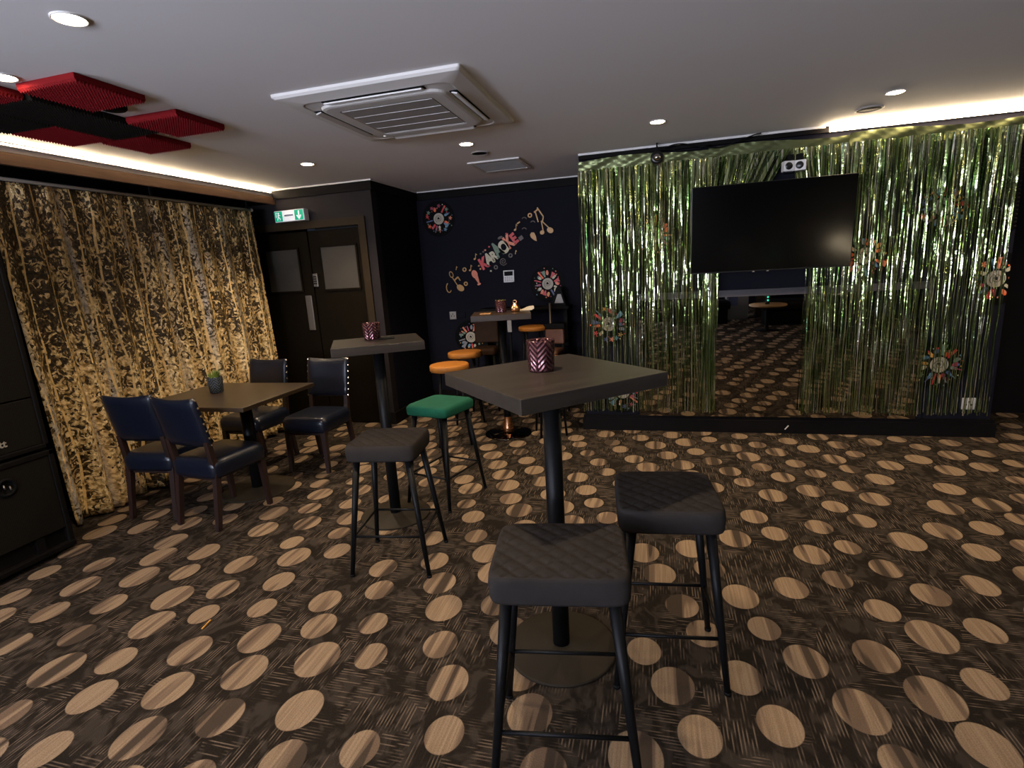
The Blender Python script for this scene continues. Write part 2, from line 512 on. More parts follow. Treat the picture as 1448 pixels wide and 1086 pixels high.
w = struct('window_1', many((LX - .06, LX - .02, WY0, WY0 + .05, WZ0, WZ1), (LX - .06, LX - .02, WY1 - .05, WY1, WZ0, WZ1), (LX - .06, LX - .02, WY0, WY1, WZ0, WZ0 + .05), (LX - .06, LX - .02, WY0, WY1, WZ1 - .05, WZ1), (LX - .06, LX - .02, -1.72, -1.68, WZ0, WZ1)), M['white'])
obj('window_pane', many((LX - .09, LX - .08, WY0, WY1, WZ0, WZ1)), M['daylight'], w)
w = struct('added_window', many((-3.4, -.6, RY - .06, RY - .02, 1.15, 1.2), (-3.4, -.6, RY - .06, RY - .02, 2.05, 2.1), (-3.4, -3.35, RY - .06, RY - .02, 1.2, 2.05), (-.65, -.6, RY - .06, RY - .02, 1.2, 2.05), (-2.02, -1.98, RY - .06, RY - .02, 1.2, 2.05)), M['white'])  # unseen rear window, added to spread light over the ceiling and fringe
obj('window_pane', many((-3.4, -.6, RY - .09, RY - .08, 1.15, 2.1)), M['daylight'], w)  # glowing pane of the added rear window

# skirting
bm = bmesh.new()
box(bm, -.63, 2.48, TY - .032, TY, 0, .108)
box(bm, -.622, 2.472, TY - .022, TY, .108, .137)
box(bm, 2.45, 2.48, TY, 5.35, 0, .12)
struct('baseboard_screen', bm, M['black_paint'])
struct('baseboard_back', many((-2.535, -.6, KY - .02, KY, 0, .12)), M['black_paint'])
struct('baseboard_return', many((-2.535, -2.513, DY, KY, 0, .12), (-2.62, -2.513, DY - .02, DY, 0, .12)), M['black_paint'])
# cornice bands and white beads
struct('trim_1', many((-3.58, -2.513, DY - .024, DY, 2.252, 2.328), (-2.535, -2.513, DY, KY, 2.252, 2.328), (-2.513, -.6, KY - .022, KY, 2.252, 2.328)), M['black_paint'])
struct('trim_2', many((-3.58, -2.505, DY - .032, DY, 2.328, H), (-2.535, -2.505, DY, KY, 2.328, H), (-2.505, -.6, KY - .03, KY, 2.328, H)), M['white'])
struct('trim_3', many((-.6, 2.45, TY - .03, TY, 2.295, 2.325)), M['black_paint'])
struct('trim_4', many((-.6, 1.2, TY - .04, TY, 2.325, H)), M['white'])
# bulkhead over the gold curtain
struct('trim_5', many((LX, -3.605, -1., DY, 2.215, H)), M['dull_black'])
struct('trim_6', many((-3.605, -3.588, -1., DY - .002, 2.279, 2.306), (-3.605, -3.572, -1., DY - .002, 2.306, 2.313)), M['beige'])
struct('trim_7', many((-3.605, -3.572, -1., DY - .001, 2.207, 2.273)), M['brownwood'])
o = obj('led_strip', many((-3.604, -3.577, -1., 4.655, 2.3135, 2.324)), M['led'])
tag(o, 'long warm LED strip at the ceiling edge above the gold curtain', 'light strip', 'ceiling LED strips')
o = obj('led_strip', many((1.22, 2.44, TY - .085, TY - .06, 2.290, 2.337)), M['led_wide'])
tag(o, 'short warm LED strip at the ceiling edge above the right green fringe', 'light strip', 'ceiling LED strips')

# ------------------------------------------------------------------ doors
door = struct('door_1', many((-3.268, -2.69, DY + .02, DY + .06, .01, 1.935)), M['door_black'])
door2 = struct('door_2', many((-3.90, -3.284, DY + .02, DY + .06, .01, 1.935)), M['door_black'])
def frame2(x0, x1, z0, z1, w, y0, y1):
    return many((x0 - w, x0, y0, y1, z0 - w, z1 + w), (x1, x1 + w, y0, y1, z0 - w, z1 + w), (x0, x1, y0, y1, z0 - w, z0), (x0, x1, y0, y1, z1, z1 + w))
for d_, x0, x1 in ((door, -3.145, -2.765), (door2, -3.775, -3.41)):
    obj('glass_panel', many((x0, x1, DY + .012, DY + .019, 1.372, 1.772)), M['navyfoil'], d_)
    obj('glazing_bead', frame2(x0, x1, 1.372, 1.772, .018, DY + .004, DY + .02), M['door_black'], d_)
obj('push_plate', one(box, -3.39, -3.318, DY + .008, DY + .02, .972, 1.32, .004), M['steel'], door2)
bm = one(box, -3.268, -3.215, DY + .0, DY + .02, 1.40, 1.53, .005)
lk = obj('keypad_lock', bm, M['steel'], door)
for i in range(2):
    for k in range(4): obj('key_button', many((-3.258 + i * .018, -3.246 + i * .018, DY - .004, DY + .001, 1.425 + k * .022, 1.44 + k * .022)), M['dull_black'], lk)
struct('trim_8', many((-2.69, -2.62, DY - .022, DY + .02, 0, 1.955), (LX, -2.62, DY - .022, DY + .02, 1.955, 2.025), (-2.705, -2.69, DY + .0, DY + .03, 0, 1.955), (-3.95, -3.9, DY - .022, DY + .02, 0, 1.955)), M['door_frame'])
tag(obj('door_gap_strip', one(box, -3.17, -2.71, DY - .004, DY + .019, 1.941, 1.953, .003), M['dull_black']), 'slim black strip standing for the dark gap along the top of the right door', 'dark gap strip')  # black strip put in for the dark gap above the leaf

# exit sign
es = thing('exit_sign', 'lit green and white running man exit sign above the double doors', 'exit sign', (-3.375, DY - .03, 2.028), R(-3))
obj('sign_case', one(box, -.172, .172, -.05, .02, 0, .108, .006), M['plastic'], es)
obj('sign_face', many((-.166, .166, -.0525, -.05, .006, .102)), M['signwhite'], es)
obj('green_panel', many((-.164, -.076, -.0545, -.0525, .008, .1)), M['signgreen'], es)
obj('green_panel', many((.066, .164, -.0545, -.0525, .008, .1)), M['signgreen'], es)
bm = bmesh.new()
prism(bm, [(-.15, .045), (-.15, .09), (-.128, .09), (-.128, .085), (-.144, .085), (-.144, .045)], -.056, -.0545)
prism(bm, ell(-.117, .083, .008, .008), -.056, -.0545)
prism(bm, bar2(-.118, .073, -.124, .048, .013), -.056, -.0545)
prism(bm, bar2(-.124, .048, -.104, .036, .008), -.056, -.0545)
prism(bm, bar2(-.104, .036, -.106, .018, .007), -.056, -.0545)
prism(bm, bar2(-.124, .048, -.136, .018, .008), -.056, -.0545)
prism(bm, bar2(-.118, .07, -.098, .06, .006), -.056, -.0545)
obj('running_man', bm, M['signwhite'], es)
bm = bmesh.new()
prism(bm, bar2(.115, .092, .115, .03, .013), -.056, -.0545)
prism(bm, bar2(.115, .018, .092, .052, .012), -.0562, -.0545)
prism(bm, bar2(.115, .018, .138, .052, .012), -.0564, -.0545)
obj('down_arrow', bm, M['signwhite'], es)
obj('printed_bar', many((-.055, .048, -.054, -.0525, .05, .066)), M['signgrey'], es)

# ------------------------------------------------------------------ ceiling things
def downlight(x, y, label, power=60., vis=True):
    t = thing('downlight', label, 'downlight', (x, y, H), 0, 'recessed downlights in the white ceiling')
    bm = bmesh.new()
    lathe(bm, [(.053, 0), (.053, -.004), (.049, -.006), (.045, -.002), (.045, 0)], seg=28)
    obj('trim_ring', bm, M['white'], t)
    bm = bmesh.new()
    lathe(bm, [(.0, -.006), (.043, -.005), (.044, -.0005), (0, -.0005)], seg=28)
    obj('lamp_lens', bm, M['lens'], t)
    l = bpy.data.lights.new('lamp', 'SPOT')
    l.energy = power; l.color = (1., .76, .50); l.spot_size = R(128); l.spot_blend = .75; l.shadow_soft_size = .035
    lo = bpy.data.objects.new('lamp', l); COL.objects.link(lo); lo.parent = t; lo.location = (0, 0, -.02)
    return t
DL = 72.
for x, y, s in ((-2.58, 3.83, 'downlight nearest the double doors, left end of the far row'),
                (-1.284, 3.83, 'downlight beside the small round vent, second along the far row'),
                (.02, 3.88, 'downlight in front of the left green fringe, third along the far row'),
                (1.367, 3.885, 'downlight beside the oval ceiling speaker near the television, right end of the far row'),
                (-1.852, 1.538, 'largest downlight, nearest the camera above the red foam tiles'),
                (-2.565, 1.79, 'downlight just beside the red foam tile by the gold curtain')):
    downlight(x, y, s, DL * (1.65 if x < -2.57 and y > 3 else 1.2 if y > 3 else .8))
# rows go on unseen; the lamp behind the camera is added to brighten the foreground
for x, y, p in ((-.55, 1.54, 88.), (2.05, 1.54, 40.), (-.55, -.8, 14.), (2.7, 3.885, DL)):
    downlight(x, y, 'downlight beyond the right edge of the picture' if y > 3 else 'downlight of the row above the camera, or added behind it', p)

def ceiling_speaker(x, y, r, label):
    t = thing('ceiling_speaker', label, 'ceiling speaker', (x, y, H), 0, 'round ceiling speakers')
    bm = bmesh.new(); lathe(bm, [(r, 0), (r, -.006), (r * .86, -.008), (r * .86, 0)], seg=36)
    obj('rim', bm, M['grille_grey'], t)
    bm = bmesh.new(); lathe(bm, [(0, -.007), (r * .86, -.005), (r * .86, -.001), (0, -.001)], seg=36)
    obj('grille', bm, M['dull_black'], t)
ceiling_speaker(-1.29, 4.157, .066, 'small round dark ceiling speaker between downlight and square vent')
ceiling_speaker(1.35, 4.24, .082, 'round dark ceiling speaker above the television')

t = thing('ceiling_vent', 'small square grey ceiling vent beside the music sticker wall', 'vent', (-1.28, 4.695, H))
bm = bmesh.new()
for x0, x1, y0, y1 in ((-.222, .222, -.235, -.205), (-.222, .222, .205, .235), (-.222, -.192, -.205, .205), (.192, .222, -.205, .205)): box(bm, x0, x1, y0, y1, -.012, 0, .002)
obj('vent_frame', bm, M['plastic'], t)
bm = bmesh.new()
for k in range(16): box(bm, -.192, .192, -.205 + k * .0257, -.192 + k * .0257, -.010, -.004)
obj('louvre', bm, M['grille_grey'], t)
obj('backing', many((-.192, .192, -.205, .205, -.003, 0)), M['grille_grey'], t)

# air conditioning cassette
t = thing('air_conditioner', 'large white square air conditioning cassette in the ceiling', 'air conditioner', (-1.303, 2.905, H))
def rsq(a, r, n=8):
    p = []
    for cx, cy, s in ((a - r, a - r, 0), (-a + r, a - r, 1), (-a + r, -a + r, 2), (a - r, -a + r, 3)):
        for k in range(n + 1):
            q = s * PI / 2 + k / n * PI / 2
            p.append((cx + r * math.cos(q), cy + r * math.sin(q)))
    return p
def rings(bm, spec):
    prev = None
    for a, r, z in spec:
        cur = [bm.verts.new((x, y, z)) for x, y in rsq(a, r)]
        if prev:
            for k in range(len(cur)):
                f = bm.faces.new([prev[k], prev[(k + 1) % len(cur)], cur[(k + 1) % len(cur)], cur[k]])
                f.smooth = False
        prev = cur
    return prev
bm = bmesh.new()
e = rings(bm, [(.485, .012, 0), (.485, .012, -.012), (.475, .02, -.022), (.40, .06, -.034), (.395, .06, -.034), (.39, .06, -.031), (.345, .08, -.034)])
bm.faces.new(e)
obj('panel', bm, M['plastic'], t)
bm = bmesh.new()
e = rings(bm, [(.342, .08, -.033), (.335, .08, -.044), (.32, .07, -.047), (.262, .03, -.047), (.255, .03, -.042)])
bm.faces.new(e)
obj('grille_frame', bm, M['plastic'], t)
g = obj('intake_grille', many((-.25, .25, -.25, .25, -.046, -.040)), M['grille_grey'], t)
bm = bmesh.new()
for k in range(5): box(bm, -.25, .25, -.24 + k * .12 - .0016, -.24 + k * .12 + .0016, -.0475, -.045)
obj('grille_bar', bm, M['plastic'], g)
for k in range(4):
    a = k * PI / 2
    o = obj('air_slot', many((-.27, .27, -.392, -.352, -.0365, -.033)), M['dull_black'], t, rot=(0, 0, a))
    bm = one(box, -.26, .26, -.016, .016, -.004, .004, .003)
    f = obj('louvre_flap', bm, M['plastic'], t, rot=(R(16), 0, a))
    f.location = Matrix.Rotation(a, 3, 'Z') @ Vector((0, -.374, -.040))
bm = bmesh.new(); lathe(bm, [(0, -.050), (.007, -.049), (.008, -.046), (0, -.046)], -.285, .285, 12)
obj('indicator', bm, M['signwhite'], t)

# foam tiles
def foam(x0, y0, col, label, s=.322):
    bm = bmesh.new()
    n = 21
    tri = lambda q: abs((q % 1.) - .5) * 2
    N = n * 2
    g = []
    for i in range(N + 1):
        row = []
        for j in range(N + 1):
            z = -.022 - .016 * (1 - tri(j / 2)) * (.45 + .55 * (1 - tri(i / 2)))
            row.append(bm.verts.new((s * i / N, s * j / N, z)))
        g.append(row)
    for i in range(N):
        for j in range(N): bm.faces.new([g[i][j], g[i][j + 1], g[i + 1][j + 1], g[i + 1][j]])
    loop = [g[i][0] for i in range(N)] + [g[N][j] for j in range(N)] + [g[i][N] for i in range(N, 0, -1)] + [g[0][j] for j in range(N, 0, -1)]
    top = [bm.verts.new((v.co.x, v.co.y, 0)) for v in loop]
    for k in range(len(loop)):
        k2 = (k + 1) % len(loop)
        bm.faces.new([loop[k], loop[k2], top[k2], top[k]])
    bm.faces.new(top)
    o = obj('acoustic_foam_tile', bm, M[col], loc=(x0, y0, H - .001))
    tag(o, label, 'acoustic foam', 'acoustic foam tiles on the ceiling')
foam(-2.60, 1.86, 'redfoam', 'largest looking red foam tile, beside the two nearest downlights')
foam(-2.645, 2.39, 'redfoam', 'red foam tile furthest to the right, nearest the air conditioner')
foam(-3.11, 2.62, 'redfoam', 'red foam tile at the far end of the group, above the curtain')
foam(-3.30, 2.275, 'redfoam', 'red foam tile lit pale by the LED strip')
foam(-3.0, 1.615, 'redfoam', 'red foam tile cut off by the left edge of the photo')
foam(-2.975, 1.945, 'blackfoam', 'black foam tile beside the largest red tile')
foam(-2.973, 2.275, 'blackfoam', 'black foam tile between three red tiles')
foam(-3.305, 1.945, 'blackfoam', 'black foam tile nearest the LED strip at the left edge')
bm = bmesh.new(); lathe(bm, [(0, -.02), (.05, -.02), (.058, -.012), (.058, 0)], seg=24)
tag(obj('round_ceiling_fitting', bm, M['dull_black'], loc=(-2.535, 2.235, H)), 'round black ceiling fitting tucked behind the largest red foam tile', 'ceiling fitting')  # short black cylinder for a round fitting of unknown type

# ------------------------------------------------------------------ gold curtain
bm = bmesh.new()
ny, nz = 300, 40
y0, y1, zt = 2.315, 4.44, 2.128
g = []
for i in range(ny + 1):
    row = []
    yy = y0 + (y1 - y0) * i / ny
    for j in range(nz + 1):
        k = j / nz
        zb = .012 + (.02 if yy > 2.62 else 0.)
        z = zt + (zb - zt) * k
        f = .010 + .030 * k
        x = -3.665 + .075 * k + f * math.sin(yy * 41 + .8 * math.sin(yy * 7)) + f * .6 * math.sin(yy * 17 + 1.3) + .012 * k * math.sin(yy * 5.)
        row.append(bm.verts.new((x, yy + .012 * k * math.sin(yy * 23), z)))
    g.append(row)
for i in range(ny):
    for j in range(nz):
        f = bm.faces.new([g[i][j], g[i + 1][j], g[i + 1][j + 1], g[i][j + 1]]); f.smooth = True
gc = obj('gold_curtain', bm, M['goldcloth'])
gc.modifiers.new('thickness', 'SOLIDIFY').thickness = .003
tag(gc, 'floor length gold and black sequin curtain along the left wall', 'curtain')
bm = bmesh.new()
tube(bm, (-3.665, 1.2, 2.142), (-3.665, 4.45, 2.142), .011, seg=12)
bm2 = bmesh.new(); bmesh.ops.create_uvsphere(bm2, u_segments=10, v_segments=6, radius=.016)
merge(bm, bm2, 0, Matrix.Translation((-3.665, 4.455, 2.142)))
cr = obj('curtain_rail', bm, M['railgrey'])
tag(cr, 'thin grey rail carrying the gold curtain under the bulkhead', 'curtain rail')
for yy in (1.3, 2.35, 3.4, 4.4): obj('rail_bracket', many((-3.672, -3.658, yy - .008, yy + .008, 2.142, 2.215)), M['dull_black'], cr)

# ------------------------------------------------------------------ loudspeakers
def text_bm(s, size, off=0., ext=.0015):
    cu = bpy.data.curves.new('t', 'FONT')
    cu.body = s; cu.size = size; cu.extrude = ext; cu.offset = off
    cu.align_x = 'CENTER'; cu.align_y = 'CENTER'
    o = bpy.data.objects.new('t', cu); COL.objects.link(o)
    bpy.context.view_layer.update()
    me = bpy.data.meshes.new_from_object(o.evaluated_get(bpy.context.evaluated_depsgraph_get()))
    bpy.data.objects.remove(o); bpy.data.curves.remove(cu)
    bm = bmesh.new(); bm.from_mesh(me); bpy.data.meshes.remove(me)
    return bm

sx, sy0, sy1 = -3.286, 1.17, 2.10
t = thing('subwoofer', 'lower black loudspeaker cabinet on the carpet beside the gold curtain', 'speaker', ((sx - 3.74) / 2, (sy0 + sy1) / 2, 0))
cx, cy = (sx - 3.74) / 2, (sy0 + sy1) / 2
dx, dy = (sx + 3.74) / 2, (sy1 - sy0) / 2
bm = bmesh.new()
box(bm, -dx, dx - .03, -dy, dy, .03, .618, .012)
box(bm, dx - .035, dx, -dy, -dy + .03, .03, .618, .006)
box(bm, dx - .035, dx, dy - .03, dy, .03, .618, .006)
box(bm, dx - .035, dx, -dy, dy, .585, .618, .006)
box(bm, dx - .035, dx + .006, -dy, dy, .03, .062, .006)
obj('cabinet', bm, M['cab'], t)
obj('grille', one(box, dx - .032, dx - .006, -dy + .03, dy - .03, .15, .585, .004), M['grille'], t)
for yy in (-.3, 0, .3): obj('port_divider', many((dx - .031, dx - .01, yy - .02, yy + .02, .06, .15)), M['cab'], t)
bm = bmesh.new()
lathe(bm, [(.05, 0), (.05, .008), (.036, .010), (.034, .002), (0, .002)], seg=24)
b_ = obj('jack_cup', bm, M['dull_black'], t, loc=(dx - .008, 1.845 - cy, .488), rot=(0, PI / 2, 0))
bm = bmesh.new(); tube(bm, (-.018, -.012, .004), (.004, -.012, .012), .004); tube(bm, (-.004, .014, .004), (.018, .014, .012), .004)
obj('latch_pin', bm, M['steel'], b_)
for a in (-dx + .05, dx - .07):
    for b in (-dy + .06, dy - .06): obj('foot', one(lathe, [(0, 0), (.022, 0), (.025, .03), (0, .03)], a, b, 12), M['dull_black'], t)
t = thing('loudspeaker', 'upper black loudspeaker standing on the subwoofer at the left edge', 'speaker', (cx, cy - .01, .62))
bm = bmesh.new()
box(bm, -dx, dx - .03, -dy, dy, .012, 1.30, .015)
box(bm, dx - .035, dx - .002, -dy, -dy + .025, .012, 1.30, .006)
box(bm, dx - .035, dx - .002, dy - .025, dy, .012, 1.30, .006)
box(bm, dx - .035, dx - .002, -dy, dy, 1.27, 1.30, .006)
box(bm, dx - .035, dx - .002, -dy, dy, .012, .04, .006)
obj('cabinet', bm, M['cab'], t)
obj('grille', one(box, dx - .032, dx - .010, -dy + .025, dy - .025, .04, .30, .004), M['grille'], t)
obj('grille', one(box, dx - .032, dx - .010, -dy + .025, dy - .025, .306, 1.27, .004), M['grille'], t)
for a in (-dx + .06, dx - .08):
    for b in (-dy + .06, dy - .06): obj('foot', one(lathe, [(0, 0), (.02, 0), (.022, .014), (0, .014)], a, b, 12), M['dull_black'], t)
obj('brand_letters', text_bm('ett', .052, .001), M['whiteprint'], t, loc=(dx - .009, 1.868 - (cy - .01), .093), rot=(PI / 2, 0, PI / 2))

# ------------------------------------------------------------------ tables
def bar_table(label, x, y, a, s=.5, d=None, topm='stone', h=1.095, th=.048, basem='bronze', group='square bar tables'):
    d = d or s
    t = thing('bar_table', label, 'table', (x, y, 0), a, group)
    obj('tabletop', one(box, -s / 2, s / 2, -d / 2, d / 2, h - th, h, .0022), M[topm], t)
    bm = bmesh.new(); box(bm, -.13, .13, -.13, .13, h - th - .006, h - th, .002)
    obj('mounting_plate', bm, M['blackmetal'], t)
    bm = bmesh.new(); lathe(bm, [(0, .012), (.0325, .012), (.0325, h - th - .006), (0, h - th - .006)], seg=28)
    obj('pole', bm, M['blackmetal'], t)
    bm = bmesh.new(); lathe(bm, [(0, 0), (.212, 0), (.214, .006), (.205, .010), (.06, .016), (.045, .022), (0, .022)], seg=56)
    obj('base_plate', bm, M[basem], t)
    return t
bar_table('grey square bar table in the foreground with a mauve candle glass on it', -.355, 1.791, R(44), .56)
bar_table('grey square bar table by the double doors behind the charcoal stool', -1.566, 2.78, R(31), .50, .45)
t = bar_table('dark square bar table at the music sticker wall with a copper ornament', -1.29, 4.47, R(15), .5, topm='laminate', basem='mirrorbase')
bm = bmesh.new(); lathe(bm, [(.0335, .022), (.055, .024), (.048, .06), (.036, .12), (.0335, .16)], seg=28)
obj('trumpet_collar', bm, M['copper'], t)

t = thing('dining_table', 'low brown square table beside the gold curtain with four navy chairs', 'table', (-2.845, 2.95, 0))
obj('tabletop', one(box, -.435, .435, -.36, .36, .702, .73, .004), M['laminate'], t)
bm = bmesh.new(); lathe(bm, [(0, .01), (.042, .01), (.042, .70), (0, .70)], .05, .08, 28)
obj('pole', bm, M['blackmetal'], t)
bm = bmesh.new(); lathe(bm, [(0, 0), (.25, 0), (.252, .006), (.24, .010), (.07, .018), (.05, .024), (0, .024)], .05, .08, 56)
obj('base_plate', bm, M['bronze'], t)
bm = bmesh.new(); box(bm, -.12, .22, .055, .105, .69, .702); box(bm, .025, .075, -.1, .26, .69, .702)
obj('mounting_plate', bm, M['blackmetal'], t)

# ------------------------------------------------------------------ dining chairs
ch0 = thing('dining_chair', 'x', 'chair', (0, 0, 0), 0, 'navy leather dining chairs around the low table')
bm = bmesh.new(); cushion(bm, .385, .40, .325, .44, .03, 0, 18, .010)
obj('seat', bm, M['leather'], ch0)
bm = bmesh.new()
W_, NB, NZ = .375, 14, 12
def backpt(u, k, side):
    z = .525 + .30 * k + (.014 * (u * u) if k > .5 else 0) * (k - .5) * 2
    y = -.178 - .062 * k - .022 * (1 - u * u) * .5
    th = .022 * (1 - .75 * (2 * k - 1) ** 8) * (1 - .55 * u ** 10)
    return Vector((u * W_ / 2 * (1 - .03 * (2 * k - 1) ** 8), y + side * th, z))
for side in (-1, 1):
    g = [[bm.verts.new(backpt(-1 + 2 * i / NB, j / NZ, side)) for j in range(NZ + 1)] for i in range(NB + 1)]
    for i in range(NB):
        for j in range(NZ):
            f = bm.faces.new([g[i][j], g[i + 1][j], g[i + 1][j + 1], g[i][j + 1]]); f.smooth = True
    lp = [g[i][0] for i in range(NB)] + [g[NB][j] for j in range(NZ)] + [g[i][NZ] for i in range(NB, 0, -1)] + [g[0][j] for j in range(NZ, 0, -1)]
    if side == -1: keep = lp
for k in range(len(lp)):
    k2 = (k + 1) % len(lp)
    f = bm.faces.new([keep[k], keep[k2], lp[k2], lp[k]]); f.smooth = True
bk = obj('backrest', bm, M['leather'], ch0)
sbm = bmesh.new(); bmesh.ops.create_icosphere(sbm, subdivisions=1, radius=.0085)
stud = None
for s in (-1, 1):
    for k in range(7):
        p = backpt(s, .04 + k * .153, 0)
        if stud is None:
            stud = obj('stud', sbm, M['brass'], bk)
            q = stud
        else:
            q = stud.copy(); COL.objects.link(q); q.parent = bk
        q.location = (p.x + s * .001, p.y, p.z)
for s in (-1, 1):
    bm = bmesh.new(); tube(bm, (s * .160, .165, .35), (s * .165, .178, 0), .027, .019, square=True)
    obj('leg', bm, M['darkwood'], ch0)
    bm = bmesh.new()
    tube(bm, (s * .163, -.165, .37), (s * .168, -.222, 0), .026, .019, square=True)
    tube(bm, (s * .163, -.165, .34), (s * .163, -.192, .56), .025, .022, square=True)
    obj('leg', bm, M['darkwood'], ch0)
for yy in (-.158, .16): obj('seat_rail', many((-.165, .165, yy - .011, yy + .011, .30, .335)), M['darkwood'], ch0)
ch0.location = (-2.705, 2.652, 0); ch0.rotation_euler = (0, 0, R(-7))
ch0['label'] = 'navy leather chair nearest the camera at the low table, back turned'
dup(ch0, (-3.165, 2.712, 0), R(4), 'navy leather chair beside the gold curtain, back to the camera')
dup(ch0, (-3.17, 3.53, 0), R(178), 'navy leather chair behind the low table against the gold curtain')
dup(ch0, (-2.60, 3.55, 0), R(180), 'navy leather chair in front of the double doors, facing the camera')

# ------------------------------------------------------------------ bar stools
def stool(label, x, y, a, m, h=.668, sw=.355, sd=.315, fx=.2, fy=.17, quilt=.062, th=.078):
    t = thing('bar_stool', label, 'stool', (x, y, 0), a, 'square velvet bar stools')
    bm = bmesh.new(); cushion(bm, sw, sd, h - th, h, .013, quilt, 56 if quilt else 18, .005)
    obj('seat', bm, M[m], t)
    obj('seat_plate', one(box, -sw / 2 + .03, sw / 2 - .03, -sd / 2 + .03, sd / 2 - .03, h - th - .008, h - th), M['blackmetal'], t)
    ix, iy = sw / 2 - .045, sd / 2 - .045
    top = h - th - .004
    for sx_ in (-1, 1):
        for sy_ in (-1, 1):
            bm = bmesh.new(); tube(bm, (sx_ * ix, sy_ * iy, top), (sx_ * fx, sy_ * fy, 0.004), .0175, .0105, 16)
            l = obj('leg', bm, M['blackmetal'], t)
            bm = bmesh.new(); lathe(bm, [(0, 0), (.012, 0), (.013, .012), (0, .012)], sx_ * fx, sy_ * fy, 14)
            obj('foot_cap', bm, M['dull_black'], l)
    def at(z, sx_, sy_):
        k = 1 - z / top
        return (sx_ * (ix + (fx - ix) * k), sy_ * (iy + (fy - iy) * k), z)
    z = .205
    for p, q in (((-1, -1), (1, -1)), ((-1, 1), (1, 1)), ((-1, -1), (-1, 1)), ((1, -1), (1, 1))):
        bm = bmesh.new(); tube(bm, at(z, *p), at(z, *q), .0065, seg=10)
        obj('footrest', bm, M['blackmetal'], t)
    return t
stool('quilted charcoal stool in front, below the foreground bar table', -.262, 1.352, R(8), 'greyvelvet', .675, .375, .315, .205, .185)
stool('quilted charcoal stool on the right of the foreground bar table', .035, 1.805, R(6), 'greyvelvet', .672, .34, .355, .185, .165)
stool('charcoal stool left of centre, in front of the table by the doors', -1.292, 2.300, R(8), 'greyvelvet', .672, .35, .315, .198, .172)
stool('green velvet stool behind the foreground bar table', -1.338, 3.088, R(75), 'greenvelvet', .653, .33, .325, .205, .165, 0., .062)

def round_stool(label, x, y, h=.70, r=.168, th=.055, a=.4):
    fr = r + .022
    t = thing('round_stool', label, 'stool', (x, y, 0), a, 'tan topped round stools')
    bm = bmesh.new(); lathe(bm, [(0, h - th), (r - .008, h - th), (r, h - th + .006), (r, h - .012), (r - .006, h - .003), (r - .02, h), (0, h - .002)], seg=48)
    obj('seat', bm, M['tan'], t)
    for k in range(4):
        q = PI / 4 + k * PI / 2
        bm = bmesh.new(); tube(bm, (.11 * math.cos(q), .11 * math.sin(q), h - th), (fr * math.cos(q), fr * math.sin(q), .0), .011, .011, 10)
        obj('leg', bm, M['blackmetal'], t)
    bm = bmesh.new()
    path(bm, [((.11 + (fr - .11) * (1 - .24 / (h - th))) * math.cos(2 * PI * k / 32), (.11 + (fr - .11) * (1 - .24 / (h - th))) * math.sin(2 * PI * k / 32), .24) for k in range(33)], .007)
    obj('foot_ring', bm, M['blackmetal'], t)
    return t
round_stool('tan round stool nearest the green velvet stool', -1.70, 4.19)
round_stool('tan round stool next to the record sticker low on the wall', -1.80, 4.87)
round_stool('tan round stool mostly hidden behind the foreground candle glass', -.90, 4.50, .69, .14)
round_stool('tall tan stool right of the dark bar table at the sticker wall', -1.20, 5.28, .885, .145, .045)

# chairs and clutter behind the far bar table
def lounge(label, x, y, a, m, h=.98, wd=.26):
    t = thing('bar_chair', label, 'chair', (x, y, 0), a, 'high bar chairs at the sticker wall')
    bm = bmesh.new(); cushion(bm, wd, .26, .60, .67, .02, 0, 12); obj('seat', bm, M[m], t)
    bm = bmesh.new(); box(bm, -wd / 2, wd / 2, .10, .145, .70, h - .05, .018, 3); obj('backrest', bm, M[m], t)
    bm = bmesh.new(); box(bm, -wd / 2 - .01, wd / 2 + .01, .10, .15, h - .055, h, .012, 2); obj('head_rail', bm, M['dull_black'], t)
    for s in (-1, 1):
        bm = bmesh.new(); tube(bm, (s * (wd / 2 - .02), -.10, .60), (s * (wd / 2 + .01), -.13, 0), .014, .011); obj('leg', bm, M['dull_black'], t)
        bm = bmesh.new(); tube(bm, (s * (wd / 2 - .02), .12, .72), (s * (wd / 2 + .01), .15, 0), .014, .011); obj('leg', bm, M['dull_black'], t)
    bm = bmesh.new(); tube(bm, (-wd / 2, -.12, .22), (wd / 2, -.12, .22), .009); obj('footrest', bm, M['dull_black'], t)
    return t
lounge('worn brown leather bar chair in the corner behind the tan stools', -1.74, 5.33, R(5), 'brownleather', 1.03)
lounge('copper coloured leather bar chair beside the green fringe', -.985, 5.12, R(-8), 'copperleather', .905, .20)
# shelf ledge with bags against the wall
t = thing('wall_bench', 'black ledge table against the sticker wall under the thermostat', 'table', (-1.33, 5.55, 0))
obj('ledge_top', one(box, -.48, .48, -.115, .13, 1.03, 1.06, .004), M['dull_black'], t)
for s in (-1, 1): obj('leg', many((s * .44 - .02, s * .44 + .02, -.09, .11, 0, 1.03)), M['dull_black'], t)
bm = bmesh.new()
prism(bm, [(-.075, 0), (.075, 0), (.03, .17), (.012, .20), (-.012, .20), (-.03, .17)], -.03, .03)
bg = obj('handbag', bm, M['dull_black'], loc=(-.955, 5.50, 1.061))
tag(bg, 'black tapered bag standing below the right record sticker', 'bag')
obj('grey_flap', one(prism, [(-.045, .03), (.05, .03), (.025, .12), (-.01, .12)], -.033, -.03), M['grille_grey'], bg)
bm = bmesh.new(); tube(bm, (0, 0, 0), (0, 0, 1.10), .011); lathe(bm, [(0, 0), (.06, 0), (.06, .012), (.02, .022), (0, .022)], seg=24)
tag(obj('microphone_stand', bm, M['steel'], loc=(-1.03, 5.365, 0)), 'thin steel stand under the right record sticker', 'stand')
